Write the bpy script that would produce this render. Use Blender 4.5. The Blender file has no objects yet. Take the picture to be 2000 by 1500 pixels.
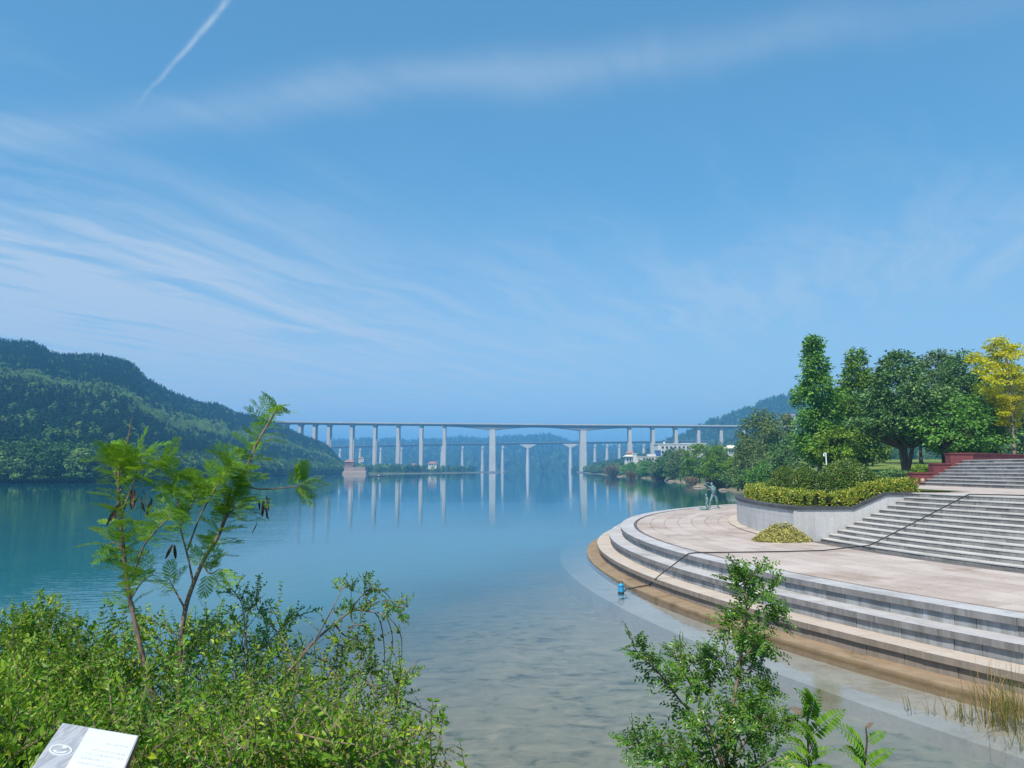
import bpy, math, random
import numpy as np
from mathutils import Vector, Matrix

# ------------------------------------------------------------------ camera, sky, sun, exposure
SC = bpy.context.scene
COL = SC.collection
H_EYE, F_PX, HORIZON = 3.83, 1500.0, 917.0
PITCH = math.atan((HORIZON - 750) / F_PX)
cam_d = bpy.data.cameras.new('camera')
cam_d.sensor_width = 36.0
cam_d.lens = 36.0 * F_PX / 2000.0
cam_d.clip_start = 0.05
cam_d.clip_end = 20000.0
cam = bpy.data.objects.new('camera', cam_d)
COL.objects.link(cam)
cam.location = (0, 0, H_EYE)
cam.rotation_euler = (math.pi / 2 + PITCH, 0, 0)
SC.camera = cam

SUN_EL, SUN_AZ = math.radians(54), math.radians(212)     # azimuth of the sun: clockwise from +Y (behind the camera, to the left)
sun_dir = Vector((math.sin(SUN_AZ) * math.cos(SUN_EL), math.cos(SUN_AZ) * math.cos(SUN_EL), math.sin(SUN_EL)))
sl = bpy.data.lights.new('sun', 'SUN')
sl.energy = 4.5
sl.angle = math.radians(0.53)
sl.color = (1.0, 0.94, 0.82)
so = bpy.data.objects.new('sun', sl)
COL.objects.link(so)
so.rotation_euler = (-sun_dir).to_track_quat('-Z', 'Y').to_euler()
so.location = (0, -50, 100)

SC.view_settings.view_transform = 'Standard'
SC.view_settings.look = 'None'
SC.view_settings.gamma = 1.0
SC.view_settings.exposure = 0.31
SC.view_settings.use_curve_mapping = False
SC.cycles.use_denoising = True
SC.cycles.max_bounces = 8
SC.cycles.diffuse_bounces = 2
SC.cycles.glossy_bounces = 3
SC.cycles.transmission_bounces = 4
SC.cycles.transparent_max_bounces = 8
SC.cycles.volume_bounces = 1
SC.cycles.sample_clamp_indirect = 6.0
SC.cycles.caustics_reflective = False
SC.cycles.caustics_refractive = False


class G:
    """tiny node-graph helper: every method returns an output socket"""
    def __init__(self, nt):
        self.nt = nt

    def node(self, t, **kw):
        n = self.nt.nodes.new(t)
        for k, v in kw.items():
            setattr(n, k, v)
        return n

    def put(self, sock, v):
        if isinstance(v, bpy.types.NodeSocket):
            self.nt.links.new(v, sock)
        elif v is not None:
            if sock.type == 'RGBA' and len(v) == 3:
                v = (*v, 1)
            sock.default_value = v

    def m(self, op, a, b=None, c=None, clamp=False):
        n = self.node('ShaderNodeMath', operation=op)
        n.use_clamp = clamp
        self.put(n.inputs[0], a)
        if b is not None: self.put(n.inputs[1], b)
        if c is not None: self.put(n.inputs[2], c)
        return n.outputs[0]

    def smooth(self, x, a, b, lo=0.0, hi=1.0):
        n = self.node('ShaderNodeMapRange', interpolation_type='SMOOTHSTEP')
        self.put(n.inputs[0], x)
        for i, v in enumerate((a, b, lo, hi)):
            n.inputs[i + 1].default_value = v
        return n.outputs[0]

    def noise(self, vec, scale, detail=3, rough=0.5, dist=0.0, dim='3D'):
        n = self.node('ShaderNodeTexNoise', noise_dimensions=dim)
        self.put(n.inputs['Vector'], vec)
        n.inputs['Scale'].default_value = scale
        n.inputs['Detail'].default_value = detail
        n.inputs['Roughness'].default_value = rough
        n.inputs['Distortion'].default_value = dist
        return n.outputs[0]

    def vmul(self, v, s):
        n = self.node('ShaderNodeVectorMath', operation='MULTIPLY')
        self.put(n.inputs[0], v)
        n.inputs[1].default_value = s
        return n.outputs[0]

    def sep(self, v):
        n = self.node('ShaderNodeSeparateXYZ')
        self.put(n.inputs[0], v)
        return n.outputs

    def comb(self, x, y, z):
        n = self.node('ShaderNodeCombineXYZ')
        for i, v in enumerate((x, y, z)):
            self.put(n.inputs[i], v)
        return n.outputs[0]

    def mix(self, f, a, b, mode='MIX'):
        n = self.node('ShaderNodeMix', data_type='RGBA', blend_type=mode)
        self.put(n.inputs[0], f)
        self.put(n.inputs[6], a)
        self.put(n.inputs[7], b)
        return n.outputs[2]

    def ramp(self, f, stops):
        n = self.node('ShaderNodeValToRGB')
        el = n.color_ramp.elements
        while len(el) < len(stops): el.new(0.5)
        for e, (p, c) in zip(el, stops):
            e.position = p
            e.color = (*c, 1)
        self.put(n.inputs[0], f)
        return n.outputs[0]

    def bump(self, h, strength, dist=0.05, normal=None):
        n = self.node('ShaderNodeBump')
        n.inputs['Strength'].default_value = strength
        n.inputs['Distance'].default_value = dist
        self.put(n.inputs['Height'], h)
        if normal is not None: self.put(n.inputs['Normal'], normal)
        return n.outputs[0]


# ---- world: Nishita sky with thin cirrus and one contrail far above
W = bpy.data.worlds.new('World')
SC.world = W
W.use_nodes = True
g = G(W.node_tree)
W.node_tree.nodes.clear()
sky = g.node('ShaderNodeTexSky', sky_type='NISHITA')
sky.sun_disc = False
sky.sun_elevation = SUN_EL
sky.sun_rotation = SUN_AZ
sky.altitude = 300
sky.air_density = 1.0
sky.dust_density = 0.15
sky.ozone_density = 3.0
tc = g.node('ShaderNodeTexCoord').outputs['Generated']
dx, dy, dz = g.sep(tc)
dzc = g.m('MAXIMUM', dz, 0.03)
px_ = g.m('DIVIDE', dx, dzc)
py_ = g.m('DIVIDE', dy, dzc)                      # the cloud sheet seen from below, in units of its height
flat = g.comb(px_, py_, 0.0)
rot = g.node('ShaderNodeVectorRotate', rotation_type='Z_AXIS')
g.put(rot.inputs['Vector'], flat)
rot.inputs['Angle'].default_value = math.radians(-62)
wisp_v = g.vmul(rot.outputs[0], (0.55, 3.0, 1.0))
warp = g.noise(flat, 0.9, 3)
wv = g.node('ShaderNodeVectorMath', operation='ADD')
g.put(wv.inputs[0], wisp_v)
g.put(wv.inputs[1], g.comb(g.m('MULTIPLY', warp, 1.3), g.m('MULTIPLY', warp, 2.0), 0.0))
streak = g.noise(wv.outputs[0], 1.1, 7, 0.62)
patch = g.noise(g.vmul(flat, (0.35, 0.22, 1)), 1.0, 3, 0.55)
# world-direction coordinates of the named clouds (tan of azimuth and of elevation, north half)
dyc = g.m('MAXIMUM', dy, 0.05)
az = g.m('DIVIDE', dx, dyc)
el = g.m('DIVIDE', dz, dyc)
north = g.smooth(dy, 0.1, 0.4)
wob = g.m('MULTIPLY', g.m('SUBTRACT', g.noise(tc, 5.0, 4), 0.5), 0.09)


def blob(a0, e0, ra, re, tilt=0.0):
    a = g.m('SUBTRACT', g.m('ADD', az, wob), a0)
    e = g.m('SUBTRACT', g.m('ADD', el, wob), e0)
    if tilt:
        e = g.m('SUBTRACT', e, g.m('MULTIPLY', a, tilt))
    d = g.m('ADD', g.m('POWER', g.m('DIVIDE', g.m('ABSOLUTE', a), ra), 2.0), g.m('POWER', g.m('DIVIDE', g.m('ABSOLUTE', e), re), 2.0))
    return g.m('MULTIPLY', g.m('POWER', 2.718, g.m('MULTIPLY', d, -1.0)), north)


veil = g.m('MULTIPLY', g.smooth(patch, 0.42, 0.72), g.smooth(streak, 0.40, 0.75))
low = g.m('MULTIPLY', blob(-0.55, 0.22, 0.44, 0.145, -0.08), g.smooth(streak, 0.32, 0.64, 0.12, 1.0))
band = g.m('MULTIPLY', blob(-0.20, 0.52, 0.80, 0.032, 0.14), g.smooth(streak, 0.28, 0.66, 0.50, 1.0))
right = g.m('MULTIPLY', blob(0.50, 0.30, 0.36, 0.085, 0.22), g.smooth(streak, 0.34, 0.66, 0.15, 1.0))
cov = g.m('ADD', g.m('MULTIPLY', veil, 0.34), g.m('MULTIPLY', low, 0.85))
cov = g.m('ADD', cov, g.m('MULTIPLY', band, 0.36))
cov = g.m('ADD', cov, g.m('MULTIPLY', right, 0.34))
# contrail: runs down-left from the top edge and dissolves
kink = g.m('MULTIPLY', g.m('SUBTRACT', g.noise(tc, 16.0, 3), 0.5), 0.035)
t_el = g.m('SUBTRACT', el, 0.46)                    # 0 at its faded lower end, about .17 at the top of the view
line = g.m('ADD', -0.536, g.m('ADD', g.m('MULTIPLY', t_el, 0.72), g.m('MULTIPLY', g.m('POWER', g.m('MAXIMUM', t_el, 0.0), 2.0), 0.2)))
off = g.m('ABSOLUTE', g.m('SUBTRACT', g.m('ADD', az, g.m('MULTIPLY', kink, 0.55)), line))
wid = g.m('ADD', 0.0035, g.m('MULTIPLY', g.m('MAXIMUM', t_el, 0.0), 0.014))
puff = g.smooth(g.noise(tc, 70.0, 4, 0.65), 0.25, 0.65, 0.35, 1.0)
trail = g.m('MULTIPLY', g.m('POWER', 2.718, g.m('MULTIPLY', g.m('POWER', g.m('DIVIDE', off, wid), 2.0), -1.0)), puff)
trail = g.m('MULTIPLY', g.m('MULTIPLY', trail, g.smooth(t_el, 0.0, 0.15)), north)
edge_on = g.smooth(dz, 0.0, 0.36, 0.64, 0.0)          # the thin sheet thickens towards the horizon all round
cov = g.m('ADD', cov, edge_on)
cov = g.m('MINIMUM', g.m('ADD', cov, g.m('MULTIPLY', trail, 0.60)), 0.85)
up = g.smooth(dz, 0.0, 0.08)
gam = g.node('ShaderNodeGamma')
g.put(gam.inputs[0], sky.outputs[0])
gam.inputs[1].default_value = 0.58
skycol = g.mix(1.0, gam.outputs[0], (0.64, 1.34, 1.72), 'MULTIPLY')
cloudcol = g.mix(g.m('MULTIPLY', cov, up), skycol, (3.15, 3.85, 4.6))
bg = g.node('ShaderNodeBackground')
g.put(bg.inputs[0], cloudcol)
bg.inputs[1].default_value = 0.145
wo = g.node('ShaderNodeOutputWorld')
W.node_tree.links.new(bg.outputs[0], wo.inputs[0])

# ------------------------------------------------------------------ helpers
RNG = np.random.default_rng(7)
SP, CP = math.sin(PITCH), math.cos(PITCH)


def ray(x, y):
    u, v = (x - 1000) / F_PX, (750 - y) / F_PX
    return np.array([u, CP - v * SP, SP + v * CP])


def at(x, y, Y):
    """world point at distance Y north of the eye, read off the photograph"""
    d = ray(x, y)
    return np.array([0, 0, H_EYE]) + d * (Y / d[1])


def onz(x, y, z):
    d = ray(x, y)
    return np.array([0, 0, H_EYE]) + d * ((z - H_EYE) / d[2])


def raw_mesh(name, V, faces_groups):
    """faces_groups: list of int arrays (n,k)"""
    me = bpy.data.meshes.new(name)
    V = np.ascontiguousarray(V, dtype=np.float32)
    me.vertices.add(len(V))
    me.vertices.foreach_set('co', V.ravel())
    loops = np.concatenate([f.ravel() for f in faces_groups]).astype(np.int32)
    tot = np.concatenate([np.full(len(f), f.shape[1], dtype=np.int32) for f in faces_groups])
    start = np.concatenate([[0], np.cumsum(tot)[:-1]]).astype(np.int32)
    me.loops.add(len(loops))
    me.loops.foreach_set('vertex_index', loops)
    me.polygons.add(len(tot))
    me.polygons.foreach_set('loop_start', start)
    me.polygons.foreach_set('loop_total', tot)
    me.update(calc_edges=True)
    me.shade_flat()
    return me


class MB:
    def __init__(self):
        self.v, self.f, self.n = [], {}, 0

    def add(self, V, F):
        V = np.asarray(V, dtype=float)
        F = np.asarray(F, dtype=np.int64)
        self.v.append(V)
        self.f.setdefault(F.shape[1], []).append(F + self.n)
        self.n += len(V)
        return self

    def box(self, c, s, rz=0.0, top=1.0):
        x, y, z = np.array(s) / 2.0
        V = np.array([[-x, -y, -z], [x, -y, -z], [x, y, -z], [-x, y, -z], [-x * top, -y * top, z], [x * top, -y * top, z], [x * top, y * top, z], [-x * top, y * top, z]])
        if rz:
            c_, s_ = math.cos(rz), math.sin(rz)
            V = V @ np.array([[c_, s_, 0], [-s_, c_, 0], [0, 0, 1]])
        return self.add(V + np.array(c), BOXF)

    def tube(self, P, R, k=6, cap=True):
        P = np.asarray(P, dtype=float)
        n = len(P)
        R = np.full(n, R) if np.isscalar(R) else np.asarray(R)
        T = np.gradient(P, axis=0)
        T /= np.linalg.norm(T, axis=1)[:, None] + 1e-9
        ref = np.array([0.3, 0.9, 0.25]) if abs(T[0][2]) > 0.7 else np.array([0, 0, 1.0])
        A = np.cross(T, ref)
        A /= np.linalg.norm(A, axis=1)[:, None] + 1e-9
        B = np.cross(T, A)
        a = np.arange(k) * 2 * math.pi / k
        V = (P[:, None, :] + R[:, None, None] * (np.cos(a)[None, :, None] * A[:, None, :] + np.sin(a)[None, :, None] * B[:, None, :])).reshape(-1, 3)
        i, j = np.meshgrid(np.arange(n - 1), np.arange(k), indexing='ij')
        i, j = i.ravel(), j.ravel()
        F = np.stack([i * k + j, i * k + (j + 1) % k, (i + 1) * k + (j + 1) % k, (i + 1) * k + j], 1)
        self.add(V, F)
        if cap:
            for q in (0, n - 1):
                Vc = np.vstack([V[q * k:(q + 1) * k], P[q]])
                self.add(Vc, np.array([[m_, (m_ + 1) % k, k] for m_ in range(k)]))
        return self

    def batch(self, tv, tf, pos, fwd, nor, scale):
        n = len(pos)
        if n == 0: return self
        X = fwd / (np.linalg.norm(fwd, axis=1)[:, None] + 1e-9)
        Y = np.cross(nor, X)
        Y /= np.linalg.norm(Y, axis=1)[:, None] + 1e-9
        Z = np.cross(X, Y)
        s = np.asarray(scale).reshape(-1, 1, 1) if np.ndim(scale) else scale
        V = pos[:, None, :] + s * (tv[None, :, 0:1] * X[:, None, :] + tv[None, :, 1:2] * Y[:, None, :] + tv[None, :, 2:3] * Z[:, None, :])
        k = len(tv)
        F = (tf[None, :, :] + (np.arange(n) * k)[:, None, None]).reshape(-1, tf.shape[1])
        return self.add(V.reshape(-1, 3), F)

    def mesh(self, name):
        return raw_mesh(name, np.vstack(self.v), [np.vstack(x) for x in self.f.values()])

    def build(self, name, mat, parent=None, smooth=False, **props):
        return link(name, self.mesh(name), mat, parent, smooth, **props)


BOXF = np.array([[0, 3, 2, 1], [4, 5, 6, 7], [0, 1, 5, 4], [1, 2, 6, 5], [2, 3, 7, 6], [3, 0, 4, 7]])


def link(name, me, mat, parent=None, smooth=False, **props):
    o = bpy.data.objects.new(name, me)
    COL.objects.link(o)
    if mat is not None and not me.materials: me.materials.append(mat)
    if smooth: me.shade_smooth()
    if parent is not None:
        o.parent = parent
    for k, v in props.items(): o[k] = v
    return o


def tag(o, label, cat, group=None):
    o['label'] = label
    o['category'] = cat
    if group: o['group'] = group
    return o


def thing(name, label, cat, loc=(0, 0, 0), rz=0.0, group=None):
    o = bpy.data.objects.new(name, None)
    COL.objects.link(o)
    o.empty_display_size = 0.2
    o.location = [float(q) for q in loc]
    o.rotation_euler = (0, 0, rz)
    return tag(o, label, cat, group)


def copy_tree(o, parent=None):
    c = o.copy()
    COL.objects.link(c)
    c.parent = parent
    for ch in o.children:
        copy_tree(ch, c)
    return c


def unit(v):
    v = np.asarray(v, dtype=float)
    return v / (np.linalg.norm(v, axis=-1, keepdims=True) + 1e-9)


def rdir(n):
    return unit(RNG.normal(size=(n, 3)))


def resample(P, n):
    P = np.asarray(P, dtype=float)
    d = np.r_[0, np.cumsum(np.linalg.norm(np.diff(P, axis=0), axis=1))]
    t = np.linspace(0, d[-1], n)
    return np.stack([np.interp(t, d, P[:, i]) for i in range(3)], 1)


def spline(P, n):
    """Catmull-Rom through the points"""
    P = np.asarray(P, dtype=float)
    Q = np.vstack([2 * P[0] - P[1], P, 2 * P[-1] - P[-2]])
    out = []
    m_ = len(P) - 1
    for s in np.linspace(0, m_ - 1e-6, n):
        i = int(s)
        t = s - i
        a, b, c, d = Q[i:i + 4]
        out.append(0.5 * (2 * b + (c - a) * t + (2 * a - 5 * b + 4 * c - d) * t * t + (3 * b - a - 3 * c + d) * t ** 3))
    return np.array(out)


def vnoise(x, y, seed=0):
    """smooth value noise in numpy"""
    xi, yi = np.floor(x).astype(int), np.floor(y).astype(int)
    xf, yf = x - xi, y - yi

    def h(a, b):
        s = np.sin(a * 127.1 + b * 311.7 + seed * 74.7) * 43758.5453
        return s - np.floor(s)
    u, v = xf * xf * (3 - 2 * xf), yf * yf * (3 - 2 * yf)
    return (h(xi, yi) * (1 - u) + h(xi + 1, yi) * u) * (1 - v) + (h(xi, yi + 1) * (1 - u) + h(xi + 1, yi + 1) * u) * v


def fbm(x, y, seed=0, o=4):
    s, a = 0, 0.5
    for k in range(o):
        s = s + a * vnoise(x * 2 ** k, y * 2 ** k, seed + k)
        a *= 0.5
    return s


# ------------------------------------------------------------------ materials
def new_mat(name):
    m = bpy.data.materials.new(name)
    m.use_nodes = True
    m.node_tree.nodes.clear()
    return m, G(m.node_tree)


def finish(m, g, surf=None, vol=None):
    o = g.node('ShaderNodeOutputMaterial')
    if surf is not None: m.node_tree.links.new(surf, o.inputs['Surface'])
    if vol is not None: m.node_tree.links.new(vol, o.inputs['Volume'])
    return m


def principled(g, col, rough=0.8, spec=0.3, metal=0.0, normal=None):
    b = g.node('ShaderNodeBsdfPrincipled')
    g.put(b.inputs['Base Color'], col)
    g.put(b.inputs['Roughness'], rough)
    b.inputs['Specular IOR Level'].default_value = spec
    b.inputs['Metallic'].default_value = metal
    if normal is not None: g.put(b.inputs['Normal'], normal)
    return b.outputs[0]


def plain(name, col, rough=0.7, spec=0.3, metal=0.0, var=0.25, scale=3.0, bump=0.0):
    m, g = new_mat(name)
    pos = g.node('ShaderNodeNewGeometry').outputs['Position']
    n = g.noise(pos, scale, 5, 0.6)
    c = g.mix(g.smooth(n, 0.3, 0.7), tuple(x * (1 - var) for x in col), tuple(min(1, x * (1 + var)) for x in col))
    return finish(m, g, principled(g, c, rough, spec, metal, g.bump(n, bump, 0.02) if bump else None))


GAIN = {'bush_leaf': 2.1, 'dark_bush_leaf': 3.3, 'feathery_leaf': 1.45, 'elm_leaf': 2.1, 'pinnate_leaf': 1.3, 'redwood_leaf': 2.9, 'dark_tree_leaf': 3.0, 'olive_tree_leaf': 2.6, 'fresh_tree_leaf': 2.0,
        'golden_leaf': 1.0, 'hedge_leaf': 1.7, 'topiary_leaf': 2.05, 'cut_leaves': 1.25, 'far_conifer_leaf': 1.85, 'far_broad_leaf': 2.2, 'far_light_leaf': 3.0}


def leaf_mat(name, stops, trans=(0.25, 0.4, 0.05), tfac=0.3, rough=0.45, spec=0.35, objvar=0.25, scale=None):
    m, g = new_mat(name)
    hue = (1.0, 1.0, 1.0) if name.startswith(('far_', 'golden', 'cut', 'dry', 'reddish')) else (1.55, 1.10, 0.65) if 'bush' in name else ((1.5, 1.04, 0.95) if 'tree' in name or 'redwood' in name else (1.38, 1.10, 0.75))
    stops = [(p_, tuple(min(0.85, q_ * h_ * GAIN.get(name, 1.0)) for q_, h_ in zip(c_, hue))) for p_, c_ in stops]
    geo = g.node('ShaderNodeNewGeometry')
    oi = g.node('ShaderNodeObjectInfo')
    r = g.m('ADD', g.m('MULTIPLY', geo.outputs['Random Per Island'], 1 - objvar), g.m('MULTIPLY', oi.outputs['Random'], objvar))
    c = g.ramp(r, stops)
    if scale:
        n = g.smooth(g.noise(geo.outputs['Position'], scale, 3), 0.32, 0.68)
        c = g.mix(g.m('MULTIPLY', n, 0.45), c, g.mix(1.0, c, (0.45, 0.55, 0.45), 'MULTIPLY'))
    p = principled(g, c, rough, spec)
    t = g.node('ShaderNodeBsdfTranslucent')
    g.put(t.inputs[0], g.mix(0.55, c, trans))
    mx = g.node('ShaderNodeMixShader')
    mx.inputs[0].default_value = tfac
    m.node_tree.links.new(p, mx.inputs[1])
    m.node_tree.links.new(t.outputs[0], mx.inputs[2])
    return finish(m, g, mx.outputs[0])


def stone(name, a, b, stain=(0.10, 0.095, 0.085), stain_amt=0.5, scale=1.6, objvar=0.35, vert=False, rough=0.85, streaks=0.0, upright_dark=0.0):
    """weathered cut stone: tone per piece, mottling, dark lichen stains"""
    m, g = new_mat(name)
    geo = g.node('ShaderNodeNewGeometry')
    pos = geo.outputs['Position']
    oi = g.node('ShaderNodeObjectInfo').outputs['Random']
    n1 = g.noise(pos, scale, 6, 0.62)
    n2 = g.noise(pos, scale * 14, 4, 0.7)
    f = g.m('ADD', g.m('MULTIPLY', g.smooth(n1, 0.25, 0.75), 1 - objvar), g.m('MULTIPLY', oi, objvar))
    c = g.mix(f, a, b)
    c = g.mix(g.m('MULTIPLY', g.smooth(n2, 0.35, 0.75), 0.30), c, g.mix(1.0, c, (0.62, 0.60, 0.58), 'MULTIPLY'))
    s = g.smooth(g.noise(pos, scale * 0.55, 7, 0.72, 0.4), 0.50, 0.68)
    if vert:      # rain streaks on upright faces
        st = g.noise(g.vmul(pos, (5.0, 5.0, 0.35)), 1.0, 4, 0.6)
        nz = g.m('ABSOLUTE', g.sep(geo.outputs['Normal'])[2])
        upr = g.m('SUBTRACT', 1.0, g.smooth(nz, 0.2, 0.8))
        c = g.mix(g.m('MULTIPLY', upr, upright_dark), c, g.mix(1.0, c, (0.52, 0.52, 0.53), 'MULTIPLY'))  # every upright face takes an even, darker tone
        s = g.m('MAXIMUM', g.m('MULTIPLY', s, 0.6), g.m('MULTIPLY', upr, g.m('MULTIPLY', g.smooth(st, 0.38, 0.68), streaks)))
    c = g.mix(g.m('MULTIPLY', s, stain_amt), c, stain)
    h = g.m('ADD', n1, g.m('MULTIPLY', n2, 0.5))
    return finish(m, g, principled(g, c, rough, 0.25, 0.0, g.bump(h, 0.35, 0.015)))


M = {}
M['paving'] = stone('paving_stone', (0.40, 0.315, 0.275), (0.59, 0.505, 0.455), (0.30, 0.215, 0.16), 0.75, 0.7, 0.5)
M['coping'] = stone('coping_stone', (0.42, 0.40, 0.40), (0.55, 0.53, 0.53), (0.10, 0.095, 0.085), 0.6, 1.4, 0.3, True, streaks=1.0, upright_dark=1.0)
M['coping_warm'] = stone('coping_stone_warm', (0.50, 0.41, 0.34), (0.58, 0.50, 0.43), (0.14, 0.12, 0.09), 0.5, 1.4, 0.3, True, streaks=1.0, upright_dark=1.0)
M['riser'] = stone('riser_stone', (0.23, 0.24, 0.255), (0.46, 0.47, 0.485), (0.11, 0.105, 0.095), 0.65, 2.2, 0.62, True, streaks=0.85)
M['silt'] = stone('silted_stone', (0.26, 0.18, 0.11), (0.37, 0.27, 0.175), (0.13, 0.09, 0.045), 0.7, 1.8, 0.15)
M['ledge'] = stone('submerged_stone', (0.36, 0.325, 0.29), (0.48, 0.445, 0.41), (0.20, 0.165, 0.10), 0.6, 0.9, 0.1)
M['drain'] = stone('drain_channel', (0.10, 0.09, 0.09), (0.20, 0.18, 0.17), (0.05, 0.05, 0.05), 0.6, 4.0, 0.2)
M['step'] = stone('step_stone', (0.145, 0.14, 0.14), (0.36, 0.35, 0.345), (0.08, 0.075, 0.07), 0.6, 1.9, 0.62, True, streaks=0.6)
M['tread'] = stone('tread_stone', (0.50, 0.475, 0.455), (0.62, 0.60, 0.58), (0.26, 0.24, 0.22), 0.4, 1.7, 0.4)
M['mortar'] = plain('pale_mortar', (0.42, 0.40, 0.37), 0.95, var=0.3, scale=2)
M['core'] = plain('step_core', (0.10, 0.095, 0.09), 0.95)
M['planter_wall'] = stone('planter_wall_stone', (0.46, 0.46, 0.475), (0.56, 0.555, 0.56), (0.33, 0.28, 0.24), 0.55, 0.7, 0.14, True, streaks=0.45)
M['cap'] = stone('dark_cap_stone', (0.040, 0.044, 0.052), (0.085, 0.09, 0.10), (0.22, 0.21, 0.20), 0.35, 1.2, 0.3)
M['red'] = stone('red_granite', (0.15, 0.040, 0.044), (0.22, 0.066, 0.068), (0.08, 0.025, 0.028), 0.5, 1.5, 0.4)
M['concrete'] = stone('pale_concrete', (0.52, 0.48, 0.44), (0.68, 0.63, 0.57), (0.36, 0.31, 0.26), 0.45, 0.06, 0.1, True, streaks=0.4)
M['girder'] = stone('girder_concrete', (0.20, 0.205, 0.22), (0.27, 0.275, 0.29), (0.15, 0.15, 0.16), 0.4, 0.08, 0.1)  # darker than the piers: the deck overhang's shade is put into the colour
M['steel'] = plain('grey_steel', (0.35, 0.36, 0.38), 0.5, 0.5, 0.6)
M['bark'] = plain('bark', (0.10, 0.07, 0.05), 0.9, 0.2, var=0.5, scale=9, bump=0.5)
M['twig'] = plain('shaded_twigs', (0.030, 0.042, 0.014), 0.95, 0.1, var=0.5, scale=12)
M['bark_light'] = plain('pale_bark', (0.22, 0.155, 0.115), 0.85, 0.2, var=0.45, scale=14, bump=0.4)
M['bark_grey'] = plain('grey_bark', (0.27, 0.22, 0.18), 0.9, 0.2, var=0.4, scale=6, bump=0.5)
M['hose'] = plain('black_hose', (0.02, 0.018, 0.02), 0.45, 0.4)
M['pump'] = plain('blue_plastic', (0.03, 0.30, 0.55), 0.4, 0.5, var=0.15, scale=12)
M['dark'] = plain('dark_metal', (0.03, 0.035, 0.04), 0.5, 0.4)
M['bronze'] = plain('patina_bronze', (0.17, 0.28, 0.28), 0.55, 0.5, 0.35, var=0.45, scale=5, bump=0.3)
M['white'] = plain('white_paint', (0.64, 0.63, 0.60), 0.6, 0.3, var=0.06, scale=0.4)
M['white_metal'] = plain('white_metal', (0.82, 0.82, 0.82), 0.4, 0.4, var=0.04)
M['glass'] = plain('dark_window', (0.035, 0.04, 0.05), 0.15, 0.6, var=0.3, scale=0.5)
M['roof_red'] = plain('red_tile_roof', (0.36, 0.20, 0.15), 0.8, 0.2, var=0.3, scale=0.6)
M['brick'] = plain('brick_wall', (0.24, 0.16, 0.13), 0.85, 0.2, var=0.3, scale=0.4)
M['blue_wall'] = plain('blue_panel', (0.05, 0.12, 0.28), 0.6, 0.3)
M['cream'] = plain('cream_plaster', (0.66, 0.62, 0.53), 0.8, 0.2, var=0.1, scale=0.3)
M['red_litter'] = plain('red_wrapper', (0.75, 0.05, 0.08), 0.4, 0.4)
M['pods'] = plain('dry_seed_pods', (0.11, 0.06, 0.04), 0.6, 0.35, var=0.6, scale=25)
M['rock'] = stone('shore_rock', (0.24, 0.18, 0.135), (0.40, 0.32, 0.25), (0.12, 0.10, 0.08), 0.5, 0.8, 0.3)
M['boat'] = plain('boat_hull', (0.035, 0.05, 0.09), 0.5, 0.4)
M['skin'] = plain('skin', (0.45, 0.28, 0.20), 0.6)
M['shirt'] = plain('white_shirt', (0.8, 0.8, 0.78), 0.8)
M['straw'] = plain('cream_cloth', (0.45, 0.36, 0.22), 0.85, var=0.25, scale=8)
M['brown_cloth'] = plain('brown_cloth', (0.13, 0.065, 0.045), 0.85, var=0.3, scale=8)

M['leaf_bush'] = leaf_mat('bush_leaf', [(0, (0.022, 0.070, 0.010)), (0.4, (0.050, 0.135, 0.014)), (0.72, (0.092, 0.195, 0.020)), (0.93, (0.16, 0.25, 0.03)), (0.97, (0.30, 0.30, 0.06)), (1, (0.20, 0.13, 0.05))], (0.22, 0.42, 0.03), 0.33, objvar=0.35, scale=1.6)
M['leaf_bush_dark'] = leaf_mat('dark_bush_leaf', [(0, (0.012, 0.048, 0.016)), (0.5, (0.028, 0.095, 0.020)), (0.85, (0.055, 0.150, 0.022)), (1, (0.12, 0.22, 0.04))], (0.16, 0.34, 0.04), 0.30, objvar=0.35, scale=1.6)
M['leaf_acacia'] = leaf_mat('feathery_leaf', [(0, (0.040, 0.13, 0.012)), (0.5, (0.085, 0.215, 0.018)), (1, (0.15, 0.29, 0.022))], (0.28, 0.48, 0.02), 0.38, 0.5, 0.2, objvar=0.8)
M['leaf_elm'] = leaf_mat('elm_leaf', [(0, (0.013, 0.055, 0.012)), (0.5, (0.030, 0.100, 0.014)), (0.9, (0.060, 0.150, 0.018)), (1, (0.14, 0.16, 0.02))], (0.20, 0.36, 0.02), 0.26, 0.33, 0.45, objvar=0.3)
M['leaf_sumac'] = leaf_mat('pinnate_leaf', [(0, (0.045, 0.15, 0.012)), (0.8, (0.09, 0.23, 0.02)), (1, (0.14, 0.26, 0.03))], (0.3, 0.5, 0.03), 0.35)
M['leaf_sumac_tip'] = leaf_mat('reddish_pinnate_leaf', [(0, (0.16, 0.075, 0.03)), (1, (0.28, 0.12, 0.05))], (0.4, 0.2, 0.08), 0.3)
M['leaf_redwood'] = leaf_mat('redwood_leaf', [(0, (0.014, 0.060, 0.014)), (0.6, (0.034, 0.115, 0.017)), (1, (0.075, 0.185, 0.022))], (0.14, 0.30, 0.03), 0.26, objvar=0.1, scale=0.35)
M['leaf_dark'] = leaf_mat('dark_tree_leaf', [(0, (0.012, 0.045, 0.018)), (0.6, (0.026, 0.080, 0.024)), (1, (0.075, 0.150, 0.050))], (0.10, 0.22, 0.04), 0.24, objvar=0.1, scale=0.3)
M['leaf_olive'] = leaf_mat('olive_tree_leaf', [(0, (0.018, 0.050, 0.018)), (0.6, (0.040, 0.088, 0.030)), (1, (0.085, 0.135, 0.050))], (0.14, 0.22, 0.06), 0.24, objvar=0.15, scale=0.3)
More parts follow.
